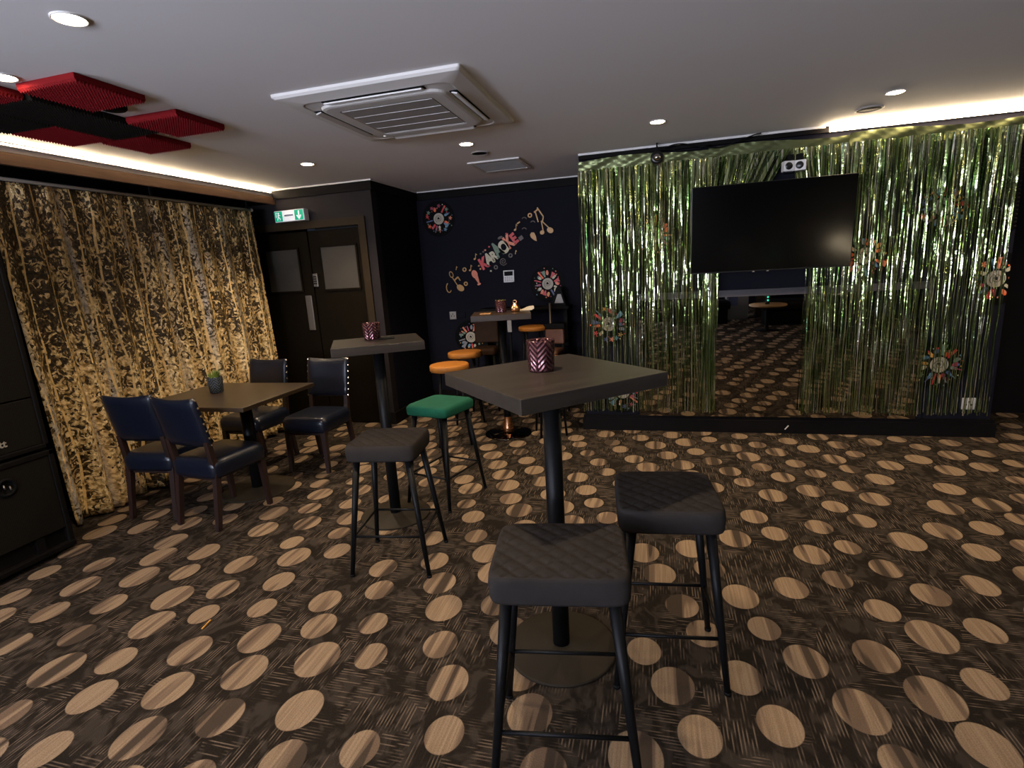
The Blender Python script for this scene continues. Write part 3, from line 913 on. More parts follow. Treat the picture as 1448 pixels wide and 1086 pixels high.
t = thing('display_stand', 'slim black stand with a pale grey panel below the dark bar table top', 'stand', (-1.46, 5.36, 0))
bm = bmesh.new(); box(bm, -.012, .012, -.012, .012, .012, .95, .003); box(bm, -.05, .05, -.05, .05, 0, .012, .003); obj('post', bm, M['dull_black'], t)
obj('pale_panel', one(box, -.024, .024, -.022, -.012, .82, .95, .002), M['steel'], t)

# ------------------------------------------------------------------ candle glasses, ornaments
def candle(label, x, y, z, r0, r1, h, m, name='candle_holder', cat='candle holder', glow=True):
    t = thing(name, label, cat, (x, y, z), .3, 'patterned mercury glass candle holders')
    bm = bmesh.new()
    lathe(bm, [(0, .0), (r0 * .93, .0), (r0, .006), (r1, h - .004), (r1 - .001, h), (r1 - .004, h), (r1 - .006, h - .006), (r0 - .006, .012), (0, .010)], seg=48)
    obj('glass', bm, M[m], t)
    bm = bmesh.new(); lathe(bm, [(0, .011), (.019, .011), (.019, .026), (0, .026)], seg=20)
    l = obj('tea_light', bm, M['plastic'], t)
    if glow:
        bm = bmesh.new(); lathe(bm, [(0, .026), (.005, .031), (.0045, .038), (0, .048)], seg=10)
        obj('flame', bm, M['flame'], l)
    return t
candle('large mauve patterned candle glass on the foreground bar table', -.389, 1.820, 1.096, .046, .050, .110, 'mauve')
candle('mauve candle glass on the bar table by the double doors', -1.625, 2.838, 1.096, .048, .052, .098, 'mauve')
tb = candle('mauve candle glass with yellow green leaves on the far bar table', -1.295, 4.49, 1.096, .046, .050, .105, 'mauve')
def sprigs(par, z, n, h, sp, seed):
    r_ = random.Random(seed)
    bm = bmesh.new()
    for k in range(n):
        a, b = r_.uniform(0, 2 * PI), r_.uniform(.2, 1.)
        p = Vector((.018 * math.cos(a), .018 * math.sin(a), z))
        q = p + Vector((sp * b * math.cos(a), sp * b * math.sin(a), h * r_.uniform(.6, 1.)))
        side = Vector((-math.sin(a), math.cos(a), 0)) * .007
        mid = (p + q) / 2
        vs = [bm.verts.new(v) for v in (p, mid + side, q, mid - side)]
        bm.faces.new(vs)
    o = obj('foliage', bm, M['leaf'], par)
    o.modifiers.new('thickness', 'SOLIDIFY').thickness = .0012
sprigs(tb, .085, 26, .026, .034, 3)
tp = candle('blue grey glass planter with a small plant on the low brown table', -2.975, 2.991, .731, .044, .050, .112, 'blueglass', 'glass_planter', 'planter')
sprigs(tp, .09, 34, .078, .032, 5)
bm = bmesh.new(); lathe(bm, [(0, .08), (.042, .08), (.042, .086), (0, .086)], seg=24); obj('soil', bm, M['soil'], tp)

t = thing('copper_ornament', 'pear shaped copper ornament on the far bar table', 'ornament', (-1.17, 4.50, 1.096))
bm = bmesh.new(); lathe(bm, [(0, 0), (.034, 0), (.045, .018), (.043, .035), (.030, .056), (.020, .07), (.017, .078), (0, .08)], seg=32); obj('body', bm, M['copper'], t)
bm = bmesh.new(); path(bm, [(.016 * math.cos(a), 0, .086 + .012 * math.sin(a)) for a in [k * PI / 8 for k in range(17)]], .004); obj('ring_handle', bm, M['copper'], t)
t = thing('menu_stack', 'cream folded menus lying on the right corner of the far bar table', 'menu', (-1.10, 4.64, 1.096), R(20))
obj('sheet', one(box, -.075, .045, -.05, .05, 0, .008, .001), M['paper'], t)
bm = bmesh.new(); prism(bm, [(-.04, .008), (.06, .008), (.06, .034), (.02, .030)], -.04, .04); obj('folded_sheet', bm, M['paper'], t)
tag(obj('drink_mat', one(box, -.045, .045, -.045, .045, 0, .006, .001), M['dull_black'], loc=(-1.545, 2.86, 1.096), rot=(0, 0, .5)), 'small dark drink mat beside the candle on the table by the doors', 'drink mat')
tag(obj('drink_mat', one(box, -.045, .045, -.045, .045, 0, .005, .001), M['tanwood'], loc=(-1.40, 4.37, 1.096), rot=(0, 0, .2)), 'small tan drink mat on the left corner of the far bar table', 'drink mat')

# ------------------------------------------------------------------ wall with music stickers
def record(label, x, z, y, seed, clip=None, r=.19, lab='label'):
    t = thing('record_sticker', label, 'wall sticker', (x, y, z), 0, 'record shaped wall stickers')
    r_ = random.Random(seed)
    bd = bmesh.new(); prism(bd, ell(0, 0, r, r, 0, 56), -.002, 0)
    SA = .93
    bl = bmesh.new(); prism(bl, ell(0, 0, .060, .060, 0, 36), -.0036, -.002)
    bp = bmesh.new()
    path_pts = []
    for k in range(26):
        a = k * .42; q = .008 + .0013 * k
        path_pts.append((q * math.cos(a), q * math.sin(a)))
    for p, q in zip(path_pts, path_pts[1:]): prism(bp, bar2(*p, *q, .0035), -.0042, -.0036)
    prism(bp, ell(0, .004, .010, .014, .5), -.0044, -.0036)
    ba = bmesh.new()
    n = 17
    for k in range(n):
        a = 2 * PI * k / n + r_.uniform(-.1, .1)
        c, s = math.cos(a), math.sin(a)
        mi = r_.randrange(10)
        kind = r_.randrange(5)
        yy = -.0028 - .00002 * k
        q0, q1 = .078, r_.uniform(.135, .172)
        if kind == 0:
            prism(ba, ell(.098 * c, .098 * s, .019, .014, a), yy, -.002, mi)
            prism(ba, bar2(.11 * c, .11 * s, q1 * c, q1 * s, .008), yy - .0003, -.002, (mi + 5) % 10)
            prism(ba, ell(.122 * c, .122 * s, .013, .012, a), yy - .0001, -.002, mi)
        elif kind == 1:
            prism(ba, bar2(q0 * c, q0 * s, q1 * c, q1 * s, r_.uniform(.012, .022)), yy, -.002, mi)
        elif kind == 2:
            m_ = (q0 + q1) / 2
            prism(ba, ell(m_ * c, m_ * s, .026, .016, a + r_.uniform(-.6, .6)), yy, -.002, mi)
            prism(ba, ell((m_ + .02) * c, (m_ + .02) * s, .010, .010, a), yy - .0004, -.002, (mi + 3) % 10)
        elif kind == 3:
            for j in range(5):
                b = 2 * PI * j / 5
                ox, oz = .145 * c, .145 * s
                prism(ba, bar2(ox, oz, ox + .022 * math.cos(b), oz + .022 * math.sin(b), .009), yy - .0002 * j, -.002, mi)
        else:
            prism(ba, [(q0 * c - .006 * s, q0 * s + .006 * c), (q0 * c + .006 * s, q0 * s - .006 * c), (q1 * c + .024 * s, q1 * s - .024 * c), (q1 * c - .024 * s, q1 * s + .024 * c)], yy, -.002, mi)
        b = a + PI / n
        q = r_.uniform(.115, .18)
        prism(ba, ell(q * math.cos(b), q * math.sin(b), r_.uniform(.004, .008), r_.uniform(.004, .008)), yy, -.002, r_.randrange(10))
    for v in ba.verts: v.co.x *= SA; v.co.z *= SA
    for f in ba.faces: f.material_index += 1
    merge(bd, ba)
    for nm, bm, m in (('disc', bd, [M['vinyl']] + ART), ('label', bl, M['label']), ('label_print', bp, M['dull_black'])):
        if clip is not None:
            bmesh.ops.bisect_plane(bm, geom=bm.verts[:] + bm.edges[:] + bm.faces[:], plane_co=(clip - x, 0, 0), plane_no=(1, 0, 0), clear_outer=True)
        obj('centre_label' if nm == 'label' else nm, bm, m, t)
    return t
record('colourful record sticker high on the navy wall beside the door corner', -2.285, 2.045, KY - .001, 11)
record('colourful record sticker on the navy wall right of the thermostat', -1.105, 1.285, KY - .001, 12)
record('record sticker low on the navy wall behind the tan stools', -2.015, .735, KY - .001, 13)
record('record sticker behind the left green fringe, left of the television', -.004, 1.662, TY - .001, 14)
record('record sticker high behind the right green fringe', 2.0, 1.715, TY - .001, 15)
record('record sticker behind the left fringe above the foreground table corner', -.385, .945, TY - .001, 16)
record('record sticker low behind the right green fringe above the socket', 2.082, .56, TY - .001, 17)
record('record sticker lowest on the wall under the foreground tabletop edge', -.275, .345, TY - .001, 18)
record('record sticker cut by the wall edge at the far right', 2.372, 1.185, TY - .001, 19, 2.449)
record('record sticker partly hidden behind the right edge of the television', 1.53, 1.40, TY - .001, 20)

kt = thing('karaoke_lettering', 'colourful KARAOKE letters climbing diagonally across the navy wall', 'wall lettering', (-1.62, KY - .0015, 1.66))
for ch, x, z, s, a, c, wd in (('K', -1.805, 1.535, .165, 26, ART[0], .80), ('A', -1.742, 1.578, .165, 26, ART[3], .80), ('R', -1.684, 1.607, .135, 28, ART[3], .80),
                              ('A', -1.640, 1.668, .215, 36, ART[6], .60), ('O', -1.566, 1.690, .175, 24, ART[3], .80), ('K', -1.507, 1.742, .185, 34, ART[8], .70), ('E', -1.447, 1.772, .150, 34, ART[0], .80)):
    bm = text_bm(ch, s, .0085 * s / .16, .0012)
    for v in bm.verts: v.co.x *= wd
    o = obj('letter', bm, [c], kt, loc=(x + 1.62, 0, z - 1.66), rot=(PI / 2, 0, 0))
    o.rotation_euler = (Matrix.Rotation(PI / 2, 3, 'X') @ Matrix.Rotation(R(a), 3, 'Z')).to_euler()
    o['label'] = {'K': 'red or salmon letter K', 'A': 'cream or sage letter A', 'R': 'cream letter R', 'O': 'cream letter O', 'E': 'red letter E'}[ch]

def note(kind, x, z, label, m='goldprint', s=1.):
    bm = bmesh.new()
    y0, y1 = -.002, 0
    if kind == 'ring': ring2(bm, 0, 0, .024 * s, .012 * s, y0, y1)
    elif kind == 'dot': prism(bm, ell(0, 0, .011 * s, .009 * s), y0, y1)
    elif kind == 'note':
        prism(bm, ell(-.006, -.022, .014, .010, .4), y0, y1); prism(bm, bar2(.004, -.02, .008, .034, .006), y0 - .0002, y1); prism(bm, bar2(.007, .034, .022, .018, .007), y0 - .0004, y1)
    elif kind == 'tick': prism(bm, bar2(-.004, -.02, .006, .02, .008), y0, y1); prism(bm, bar2(.004, .018, .015, .008, .006), y0 - .0002, y1)
    elif kind == 'dash': prism(bm, bar2(-.016, -.008, .016, .010, .014), y0, y1)
    elif kind == 'square': prism(bm, bar2(-.020, -.012, .020, .012, .042), y0, y1)
    elif kind == 'arc':
        for k in range(6):
            a, b = .3 + k * .38, .3 + (k + 1) * .38
            prism(bm, bar2(.026 * math.cos(a), .026 * math.sin(a), .026 * math.cos(b), .026 * math.sin(b), .008), y0 - .0001 * k, y1)
    elif kind == 'swirl':
        for k in range(22):
            a, b = k * .55, (k + 1) * .55
            p, q = .004 + .0018 * k, .004 + .0018 * (k + 1)
            prism(bm, bar2(p * math.cos(a), p * math.sin(a), q * math.cos(b), q * math.sin(b), .007), y0 - .00005 * k, y1)
    elif kind == 'leaf': prism(bm, ell(0, 0, .03, .013, .4), y0, y1)
    elif kind == 'oval': ring2(bm, 0, 0, .038, .027, y0, y1, 20, 1.9, .62)
    elif kind == 'hook':
        for k in range(9):
            a, b = 1.9 + k * .42, 1.9 + (k + 1) * .42
            prism(bm, bar2(.030 * math.cos(a), .052 * math.sin(a), .030 * math.cos(b), .052 * math.sin(b), .010), y0 - .0001 * k, y1)
    elif kind == 'pick': prism(bm, [(-.034, .024), (-.018, .046), (.012, .042), (.030, .0), (.036, -.048), (.006, -.034), (-.026, -.004)], y0, y1)
    elif kind == 'mic':
        prism(bm, ell(-.012, .024, .034, .046, .35), y0, y1); prism(bm, [(-.018, -.012), (.026, .0), (.038, -.07), (.020, -.072)], y0 - .0003, y1); prism(bm, ell(.032, -.085, .022, .012, .3), y0 - .0005, y1)
    elif kind == 'beam_l':
        prism(bm, ell(.030, -.058, .046, .034, -.6), y0, y1); prism(bm, bar2(.010, -.05, -.058, .062, .009), y0 - .0002, y1)
        prism(bm, bar2(-.036, .028, .008, .062, .016), y0 - .0004, y1); prism(bm, bar2(.008, .066, .034, .022, .012), y0 - .0006, y1)
    elif kind == 'beam_r':
        prism(bm, ell(.078, -.092, .036, .028, -.5), y0, y1); prism(bm, bar2(.075, -.075, .0, .0, .010), y0 - .0002, y1)
        prism(bm, ell(-.008, -.108, .024, .022, .3), y0 - .0004, y1); prism(bm, bar2(.004, -.10, -.012, .01, .011), y0 - .0006, y1)
        prism(bm, bar2(.0, .0, .012, .05, .011), y0 - .0008, y1); prism(bm, bar2(.012, .05, -.05, .145, .013), y0 - .001, y1); prism(bm, bar2(-.085, .10, -.045, .125, .014), y0 - .0012, y1); prism(bm, bar2(-.07, .10, -.045, .0, .012), y0 - .0014, y1)
    o = obj('music_note_art' if kind in ('note', 'beam_l', 'beam_r', 'tick', 'hook') else ('microphone_art' if kind == 'mic' else 'confetti_art'), bm, M[m] if isinstance(m, str) else m, loc=(x, KY - .0005, z))
    tag(o, label, 'wall sticker', 'small gold stickers around the karaoke letters')
for k, x, z, l, m in (
    ('beam_l', -2.125, 1.347, 'large gold beamed note sticker at the lower left end', 'goldprint'), ('hook', -2.232, 1.297, 'gold hook shaped sticker lowest at the left end', 'goldprint'),
    ('oval', -2.192, 1.44, 'thin gold oval outline sticker at the left end', 'goldprint'), ('ring', -2.032, 1.486, 'gold ring sticker above the large left note', 'goldprint'),
    ('tick', -2.127, 1.506, 'tiny gold tick sticker left of the gold ring', 'goldprint'), ('note', -1.962, 1.497, 'small gold note sticker between ring and letter K', 'goldprint'),
    ('ring', -2.029, 1.332, 'gold ring sticker beside the large left note head', 'goldprint'), ('mic', -1.906, 1.405, 'peach and orange microphone sticker left of the thermostat', ART[8]),
    ('dot', -1.862, 1.516, 'upper of two gold dots left of the red K', 'goldprint'), ('dot', -1.847, 1.482, 'lower of two gold dots left of the red K', 'goldprint'),
    ('note', -1.898, 1.615, 'small gold note sticker above the red K', 'goldprint'), ('dot', -1.833, 1.643, 'dull dot first in the row above the letters', 'dimprint'),
    ('dot', -1.802, 1.662, 'dull dot second in the row above the letters', 'dimprint'), ('dot', -1.778, 1.678, 'salmon dot third in the row above the letters', ART[8]),
    ('dot', -1.731, 1.71, 'red dot last in the row above the letters', ART[0]), ('swirl', -1.583, 1.547, 'brown spiral sticker below the letter O', 'dimprint'),
    ('ring', -1.669, 1.49, 'dull brown ring sticker below the letters', 'dimprint'), ('ring', -1.498, 1.604, 'bronze ring sticker right of the spiral', 'dimprint'),
    ('tick', -1.44, 1.634, 'gold tick sticker below the letter E', 'goldprint'), ('square', -1.372, 1.776, 'dull square sticker right of the letter E', 'dimprint'),
    ('pick', -1.238, 1.78, 'gold plectrum shaped sticker at the right end', 'goldprint'), ('note', -1.425, 1.887, 'gold note sticker above the letter E', 'goldprint'),
    ('dash', -1.39, 1.933, 'gold dash sticker above the small gold note', 'goldprint'), ('arc', -1.333, 1.852, 'dull arc sticker right of the small gold note', 'dimprint'),
    ('arc', -1.236, 1.914, 'faint arc sticker below the upper right ring', 'dimprint'), ('arc', -1.327, 1.958, 'faint arc sticker left of the upper right ring', 'dimprint'),
    ('ring', -1.263, 1.999, 'gold ring sticker beside the tall right note', 'goldprint'), ('beam_r', -1.132, 1.925, 'tall gold beamed note sticker at the upper right end', 'goldprint'),
    ('dot', -1.729, 1.454, 'cream dot sticker below the red K', ART[3]), ('leaf', -1.602, 1.797, 'olive leaf shaped sticker above the letter O', 'dimprint'), ('dot', -1.529, 1.832, 'red dot sticker above the second K', ART[0])):
    note(k, x, z, l, m)

t = thing('thermostat', 'white wall thermostat with a dark screen below the karaoke letters', 'thermostat', (-1.526, KY, 1.386))
obj('case', one(box, -.06, .06, -.022, 0, -.064, .064, .005), M['plastic'], t)
obj('display', many((-.048, .048, -.0235, -.022, .006, .052)), M['dull_black'], t)
for i in range(4):
    for j in range(3): obj('button', many((-.045 + i * .024, -.028 + i * .024, -.024, -.022, -.05 + j * .017, -.039 + j * .017)), M['grille_grey'], t)

def plate(name, label, cat, x, y, z, w, h, m, slots=True):
    t = thing(name, label, cat, (x, y, z))
    obj('face_plate', one(box, -w / 2, w / 2, -.012, 0, -h / 2, h / 2, .003), m, t)
    if slots:
        for q in ((-.02, -.012, -.0128, -.012, -.014, .0), (.012, .02, -.0128, -.012, -.014, .0), (-.004, .004, -.0128, -.012, .008, .022)): obj('socket_hole', many(q), M['dull_black'], t)
    return t
plate('wall_socket', 'steel wall socket on the navy wall above the tan stools', 'socket', -2.208, KY, .987, .08, .088, M['steel'])
plate('switch_plate', 'dark navy switch plate beside the steel wall socket', 'switch', -2.10, KY, .99, .085, .07, M['navy'], False)
plate('wall_socket', 'white wall socket low at the right end of the fringe wall', 'socket', 2.298, TY, .257, .088, .09, M['plastic'])

# ------------------------------------------------------------------ television wall
tilt = R(.9)
mr = thing('wall_mirror', 'wide mirror panel behind the green fringe below the television', 'mirror', (.91, TY - .004, .14))
mr.rotation_euler = (tilt, 0, 0)
obj('mirror_glass', many((-1.04, 1.04, -.006, 0, 0, 1.0)), M['mirror'], mr)
mr.location = (.91, TY - .024, .139)
obj('top_rail', many((-1.04, 1.04, -.012, .006, 1.0, 1.052)), mat('grey_rail_paint', (.035, .032, .036), .5, noise=.1, nscale=8), mr)

def fringe(label, x0, x1, zb, seed, fn=None, n=150):
    r_ = random.Random(seed)
    t = thing('foil_fringe_curtain', label, 'fringe curtain', ((x0 + x1) / 2, TY - .078, 0), 0, 'green foil fringe curtains')
    ox = (x0 + x1) / 2
    bm = bmesh.new()
    N, K = 60, 8
    g = []
    for i in range(N + 1):
        row = []
        for j in range(K + 1):
            x = x0 + (x1 - x0) * i / N
            z = 2.288 - .026 * max(0, (x + .6) / 3) - .105 * j / K
            y = .008 * math.sin(x * 9 + j * .5 + seed) * (j / K) + .004 * math.sin(x * 31 + j) + .002 * math.sin(x * 77 - j * 2)
            row.append(bm.verts.new((x - ox, y + .015, z - .012 * math.sin(x * 6 + seed) * (1 - j / K) - .008)))
        g.append(row)
    for i in range(N):
        for j in range(K):
            f = bm.faces.new([g[i][j], g[i + 1][j], g[i + 1][j + 1], g[i][j + 1]]); f.smooth = True
    obj('header_band', bm, M['foilband'], t)
    bm = bmesh.new()
    for k in range(n):
        xt = x0 + (x1 - x0) * (k + r_.random()) / n
        xb = (fn(xt) if fn else xt) + r_.uniform(-.012, .012)
        yo = r_.uniform(-.025, .025)
        w = r_.uniform(.0024, .0046)
        ph = r_.uniform(-.95, .95); dph = 0.
        z_end = zb + r_.uniform(-.015, .02)
        if r_.random() < .06: z_end = r_.uniform(.4, 1.3)
        z = 2.20; prev = None; last = False
        kx = r_.uniform(0, 6.28); kink = r_.uniform(.001, .004)
        while z > z_end - .001:
            f = (2.20 - z) / (2.20 - zb)
            g_ = f if not fn else min(1., f / .42)
            x = xt + (xb - xt) * g_ + kink * math.sin(z * 9 + kx)
            ww = w * (2.0 - min(1., f * 4) * 1.0) * (1. - .42 * min(1, max(0, f - .25) / .5))
            a, b = ww * math.cos(ph), ww * math.sin(ph)
            if z < z_end + .02: a, b = a * 1.9, b * 1.9
            cur = (bm.verts.new((x - a - ox, yo - b + .003 * math.sin(z * 13 + kx), z)), bm.verts.new((x + a - ox, yo + b + .003 * math.sin(z * 13 + kx), z)))
            if prev:
                q = bm.faces.new([prev[0], prev[1], cur[1], cur[0]]); q.smooth = True
            prev = cur
            dph = dph * .7 + r_.uniform(-.15, .15)
            ph += dph
            step = r_.uniform(.045, .085)
            nxt = math.floor((z - 1e-4) / .152) * .152
            if z - step < nxt < z - .012:
                step = z - nxt
                ph += r_.choice((-.4, -.2, .2, .4))
            z -= step
            if z <= z_end and not last: z, last = z_end, True
    o = obj('tinsel', bm, M['foil'], t, fix=False)
    o['kind'] = 'stuff'
    return t
fringe('left green foil fringe curtain between the navy wall and the television', -.598, .40, .195, 31, None, 185)
fringe('middle green foil fringe curtain parted behind the television', .40, 1.355, .195, 32, lambda x: .385 + (x - .40) * .16 if x < .97 else 1.125 + (x - .97) * .6, 150)
fringe('right green foil fringe curtain under the bright LED strip', 1.355, 2.385, .192, 33, None, 185)

# television
tv = thing('television', 'large black flat television hung over the middle green fringe', 'television', (.828, TY - .175, 1.655))
tv.rotation_euler = (R(4.5), 0, 0)
obj('tv_housing', one(box, -.556, .556, -.018, .022, -.322, .322, .004), M['bezel'], tv)
obj('screen', many((-.552, .552, -.0195, -.018, -.312, .318)), M['screen'], tv)
bm = bmesh.new(); box(bm, -.35, .35, .022, .05, -.22, .18, .008); obj('rear_cover', bm, M['bezel'], tv)
bm = bmesh.new(); box(bm, -.12, .12, .05, .075, -.12, .12, .003); box(bm, -.03, .03, .07, .170, -.03, .03); obj('wall_bracket', bm, M['blackmetal'], tv)
for x in (-.10, .0): obj('sensor_bump', many((x - .008, x + .008, -.021, -.012, -.326, -.318)), M['steel'], tv)

# twin emergency lamp above the television
t = thing('emergency_light', 'white twin lamp emergency light above the television', 'emergency light', (.985, TY - .135, 2.035))
for x, rz in ((-.042, R(8)), (.040, R(-14))):
    bm = one(box, -.037, .037, -.03, .03, 0, .072, .004)
    h = obj('lamp_head', bm, M['plastic'], t, loc=(x, 0, 0), rot=(0, 0, rz))
    bm = bmesh.new(); lathe(bm, [(0, .006), (.012, .005), (.022, .002), (.026, 0)], seg=20)
    obj('lamp_lens', bm, M['bezel'], h, loc=(-.004, -.0305, .036), rot=(PI / 2, 0, 0))
obj('mount', one(box, -.05, .05, .025, .13, .0, .04, .004), M['bezel'], t)
for x in (-.03, .03): obj('battery_clip', one(box, x - .02, x + .02, -.02, .02, .073, .115, .002), M['dull_black'], t)

t = thing('spot_camera', 'small round silver lamp in a black ring at the top of the left fringe', 'lamp', (.018, TY - .135, 2.232))
bm = bmesh.new()
lathe(bm, [(.028, .0), (.046, .004), (.050, .018), (.046, .034), (.030, .036)], seg=28); obj('black_ring', bm, M['bezel'], t, loc=(0, .03, 0), rot=(PI / 2, 0, 0))
bm = bmesh.new(); bmesh.ops.create_uvsphere(bm, u_segments=20, v_segments=12, radius=.030)
for f in bm.faces: f.smooth = True
obj('silver_dome', bm, M['chrome'], t)
obj('hanger', many((-.006, .006, .0, .012, .03, .105)), M['dull_black'], t)
bm = bmesh.new()
path(bm, [(.02 + k * .032, TY - .115 + .01 * math.sin(k), 2.282 + .030 * math.sin(k * .34) + .0005 * k) for k in range(24)], .0045)
path(bm, [(.02 + k * .03, TY - .108, 2.276 + .012 * math.sin(k * .5 + 1)) for k in range(14)], .004)
tag(obj('power_cable', bm, M['dull_black']), 'black cable looping along the ceiling edge over the left fringe', 'cable')

# black foam panels at the right end of the fringe wall
for i in range(1):
    for j in range(2):
        bm = bmesh.new()
        n = 12
        x0, x1, z0, z1 = 2.168, 2.445, 1.527 + j * .33, 1.527 + j * .33 + .325
        for k in range(n):
            for q in range(n):
                a0, a1 = x0 + (x1 - x0) * k / n, x0 + (x1 - x0) * (k + 1) / n
                b0, b1 = z0 + (z1 - z0) * q / n, z0 + (z1 - z0) * (q + 1) / n
                vs = [bm.verts.new(p) for p in ((a0, TY - .012, b0), (a1, TY - .012, b0), (a1, TY - .012, b1), (a0, TY - .012, b1), ((a0 + a1) / 2, TY - .034, (b0 + b1) / 2))]
                for s in range(4): bm.faces.new([vs[s], vs[(s + 1) % 4], vs[4]])
        box(bm, x0, x1, TY - .012, TY - .001, z0, z1)
        tag(obj('wall_foam_panel', bm, M['blackfoam']), ['lower', 'upper'][j] + ' black foam panel on the wall at the right end of the fringe', 'acoustic foam', 'black foam panels at the right wall end')
bm = bmesh.new(); ring2(bm, 0, 0, .02, .012, -.002, 0)
prism(bm, bar2(.035, -.01, .035, .012, .008), -.002, 0)
tag(obj('confetti_art', bm, ART[1], loc=(2.33, TY - .0005, 1.312)), 'small orange ring sticker above the record at the far right', 'wall sticker')
bm = bmesh.new(); prism(bm, bar2(-.03, 0, .03, .004, .022), -.002, 0); prism(bm, bar2(-.03, -.016, .035, -.014, .006), -.0024, 0)
tag(obj('confetti_art', bm, ART[8], loc=(2.40, TY - .0005, 1.265)), 'small salmon bar sticker above the record at the far right', 'wall sticker')
tag(obj('paper_scrap', one(box, -.022, .022, -.003, 0, -.004, .004), M['plastic'], loc=(1.046, TY - .033, .052), rot=(0, R(-52), 0)), 'tiny white scrap stuck on the black skirting below the mirror', 'paper scrap')
tag(obj('yellow_straw', one(box, -.03, .03, -.003, .003, 0, .004), ART[5], loc=(-1.912, 1.64, .002), rot=(0, 0, 1.75)), 'tiny yellow sliver lying on the spotted carpet', 'litter')

# ------------------------------------------------------------------ behind the camera, seen in the mirror
t = thing('coffee_table', 'low wooden table reflected in the mirror with a lit bottle on it', 'table', (1.88, -.80, 0))
bm = bmesh.new(); lathe(bm, [(0, .42), (.29, .42), (.30, .43), (.30, .45), (0, .45)], seg=40); obj('tabletop', bm, M['tanwood'], t)
bm = bmesh.new(); lathe(bm, [(0, 0), (.2, 0), (.2, .01), (.03, .02), (.03, .42), (0, .42)], seg=28); obj('pedestal', bm, M['dull_black'], t)
t = thing('bottle_lamp', 'dark bottle with cyan fairy lights reflected in the mirror', 'lamp', (1.87, -.80, .451))
bm = bmesh.new(); lathe(bm, [(0, 0), (.035, 0), (.036, .18), (.014, .24), (.014, .30), (0, .30)], seg=20); obj('bottle', bm, M['bezel'], t)
for k in range(4):
    bm = bmesh.new(); bmesh.ops.create_icosphere(bm, subdivisions=2, radius=.014); obj('fairy_light', bm, M['cyanled'], t, loc=(.0, .035, .07 + k * .055))
t = thing('round_table', 'round wooden table reflected at the right of the mirror gap', 'table', (2.80, -2.45, 0))
bm = bmesh.new(); lathe(bm, [(0, .72), (.37, .72), (.38, .735), (.37, .75), (0, .75)], seg=40); obj('tabletop', bm, M['tanwood'], t)
bm = bmesh.new(); lathe(bm, [(0, 0), (.24, 0), (.24, .01), (.035, .02), (.035, .72), (0, .72)], seg=28); obj('pedestal', bm, M['dull_black'], t)
bm = bmesh.new(); prism(bm, [(-.12, 0), (.1, 0), (.1, .16)], -.01, .01)
tag(obj('menu_card', bm, M['paper'], loc=(2.74, -2.40, .751)), 'pale triangular menu card reflected on the round wooden table', 'menu')
t = thing('storage_box', 'pale blue and white box reflected at the left of the mirror gap', 'box', (1.6, -2.45, 0))
obj('box_body', one(box, -.2, .2, -.18, .18, .0, .52, .006), ART[9], t); obj('box_lid', one(box, -.205, .205, -.185, .185, .50, .56, .006), M['paper'], t)
obj('print_patch', many((-.17, .0, .18, .183, .28, .46)), ART[7], t)
for x, y, l in ((.85, -1.9, 'black upholstered bench reflected on the left of the mirror gap'), (2.45, -1.55, 'black upholstered bench reflected on the right of the mirror gap')):
    t = thing('bench', l, 'bench', (x, y, 0), 0, 'black benches behind the camera')
    bm = bmesh.new(); cushion(bm, 1.1, .5, .28, .44, .03, 0, 12); obj('seat', bm, M['dull_black'], t)
    obj('plinth', many((-.5, .5, -.2, .2, 0, .28)), M['dull_black'], t)
bm = one(box, -.14, .14, -.06, .06, 0, 1.5, .01)
tag(obj('wooden_pillar', bm, M['laminate'], loc=(2.1, -2.5, 0)), 'brown wooden pillar reflected in the middle of the mirror gap', 'pillar')

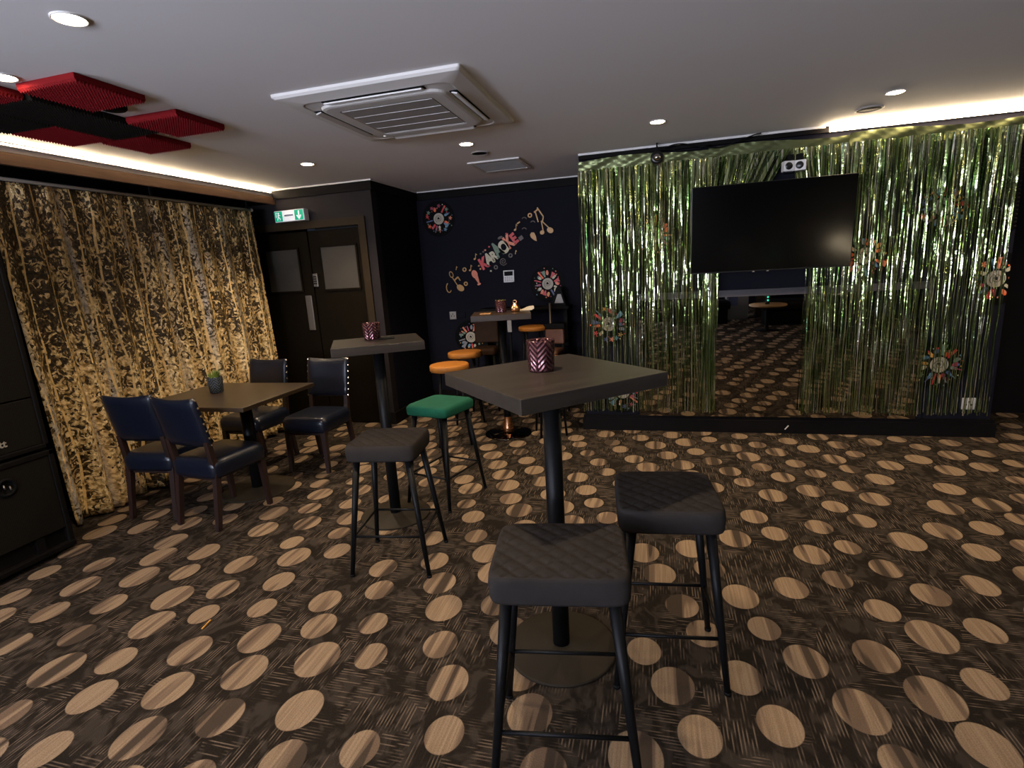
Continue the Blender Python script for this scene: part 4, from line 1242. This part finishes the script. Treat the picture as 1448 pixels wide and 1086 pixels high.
t = thing('side_table', 'small dark side table behind the camera whose two lamps glint in the television', 'table', (2.86, -.6, 0))
bm = bmesh.new(); lathe(bm, [(0, .58), (.2, .58), (.2, .60), (0, .60)], seg=32); obj('tabletop', bm, M['laminate'], t)
bm = bmesh.new(); lathe(bm, [(0, 0), (.15, 0), (.15, .01), (.02, .02), (.02, .58), (0, .58)], seg=24); obj('pedestal', bm, M['dull_black'], t)
for x, z, l in ((2.77, .785, 'taller small warm lamp reflected in the television'), (2.95, .69, 'shorter small warm lamp reflected at the right edge of the television')):
    t = thing('table_lamp', l, 'lamp', (x, -.6, .601), 0, 'small lamps on the side table')
    bm = bmesh.new(); lathe(bm, [(0, 0), (.03, 0), (.03, .006), (.008, .012), (.008, z - .63), (0, z - .63)], seg=20); obj('stem', bm, M['steel'], t)
    bm = bmesh.new(); bmesh.ops.create_uvsphere(bm, u_segments=16, v_segments=10, radius=.032); obj('bulb', bm, M['bulb'], t, loc=(0, 0, z - .601))
# ------------------------------------------------------------------ light
# daylight-coloured area lamps added inside both windows, aimed up to brighten the ceiling
def ceiling_fill(name, loc, tgt, sx_, sy_, e):
    l = bpy.data.lights.new(name, 'AREA')
    l.shape = 'RECTANGLE'; l.size = sx_; l.size_y = sy_; l.energy = e; l.color = (.80, .84, 1.); l.spread = R(125)
    o = bpy.data.objects.new(name, l); COL.objects.link(o)
    o.location = loc
    o.rotation_euler = (Vector(tgt) - Vector(loc)).to_track_quat('-Z', 'Y').to_euler()
ceiling_fill('ceiling_fill_rear', (-2., RY + .03, 1.62), (-1.6, -1.2, 3.6), 2.7, .85, 275.)
ceiling_fill('ceiling_fill_side', (LX + .03, -1.7, 1.42), (-1.2, -.9, 3.5), 2.3, 1.05, 185.)
w = bpy.data.worlds.new('world'); sc.world = w
w.use_nodes = True
w.node_tree.nodes['Background'].inputs[0].default_value = (.55, .66, .9, 1)
w.node_tree.nodes['Background'].inputs[1].default_value = .02

# ------------------------------------------------------------------ camera
cam = bpy.data.cameras.new('camera'); co = bpy.data.objects.new('camera', cam); COL.objects.link(co)
cam.sensor_width = 36; cam.sensor_fit = 'HORIZONTAL'
cam.lens = 752.34 / 1448 * 36
cam.clip_start = .02
rt = Matrix(((.96572542, .25293765, -.0582835), (-.00206761, -.21703893, -.97616076), (-.2595576, .94282376, -.20907704)))
right, down, fwd = rt[0], rt[1], rt[2]
m3 = Matrix((right, -down, -fwd)).transposed()
co.matrix_world = Matrix.Translation((0, 0, 1.45)) @ m3.to_4x4()
sc.camera = co

vs = sc.view_settings
vs.view_transform = 'Standard'; vs.look = 'None'; vs.gamma = 1.; vs.exposure = 0.
vs.use_curve_mapping = False
sc.cycles.use_denoising = True
sc.cycles.max_bounces = 8
sc.cycles.sample_clamp_indirect = 4.
sc.cycles.sample_clamp_direct = 0.
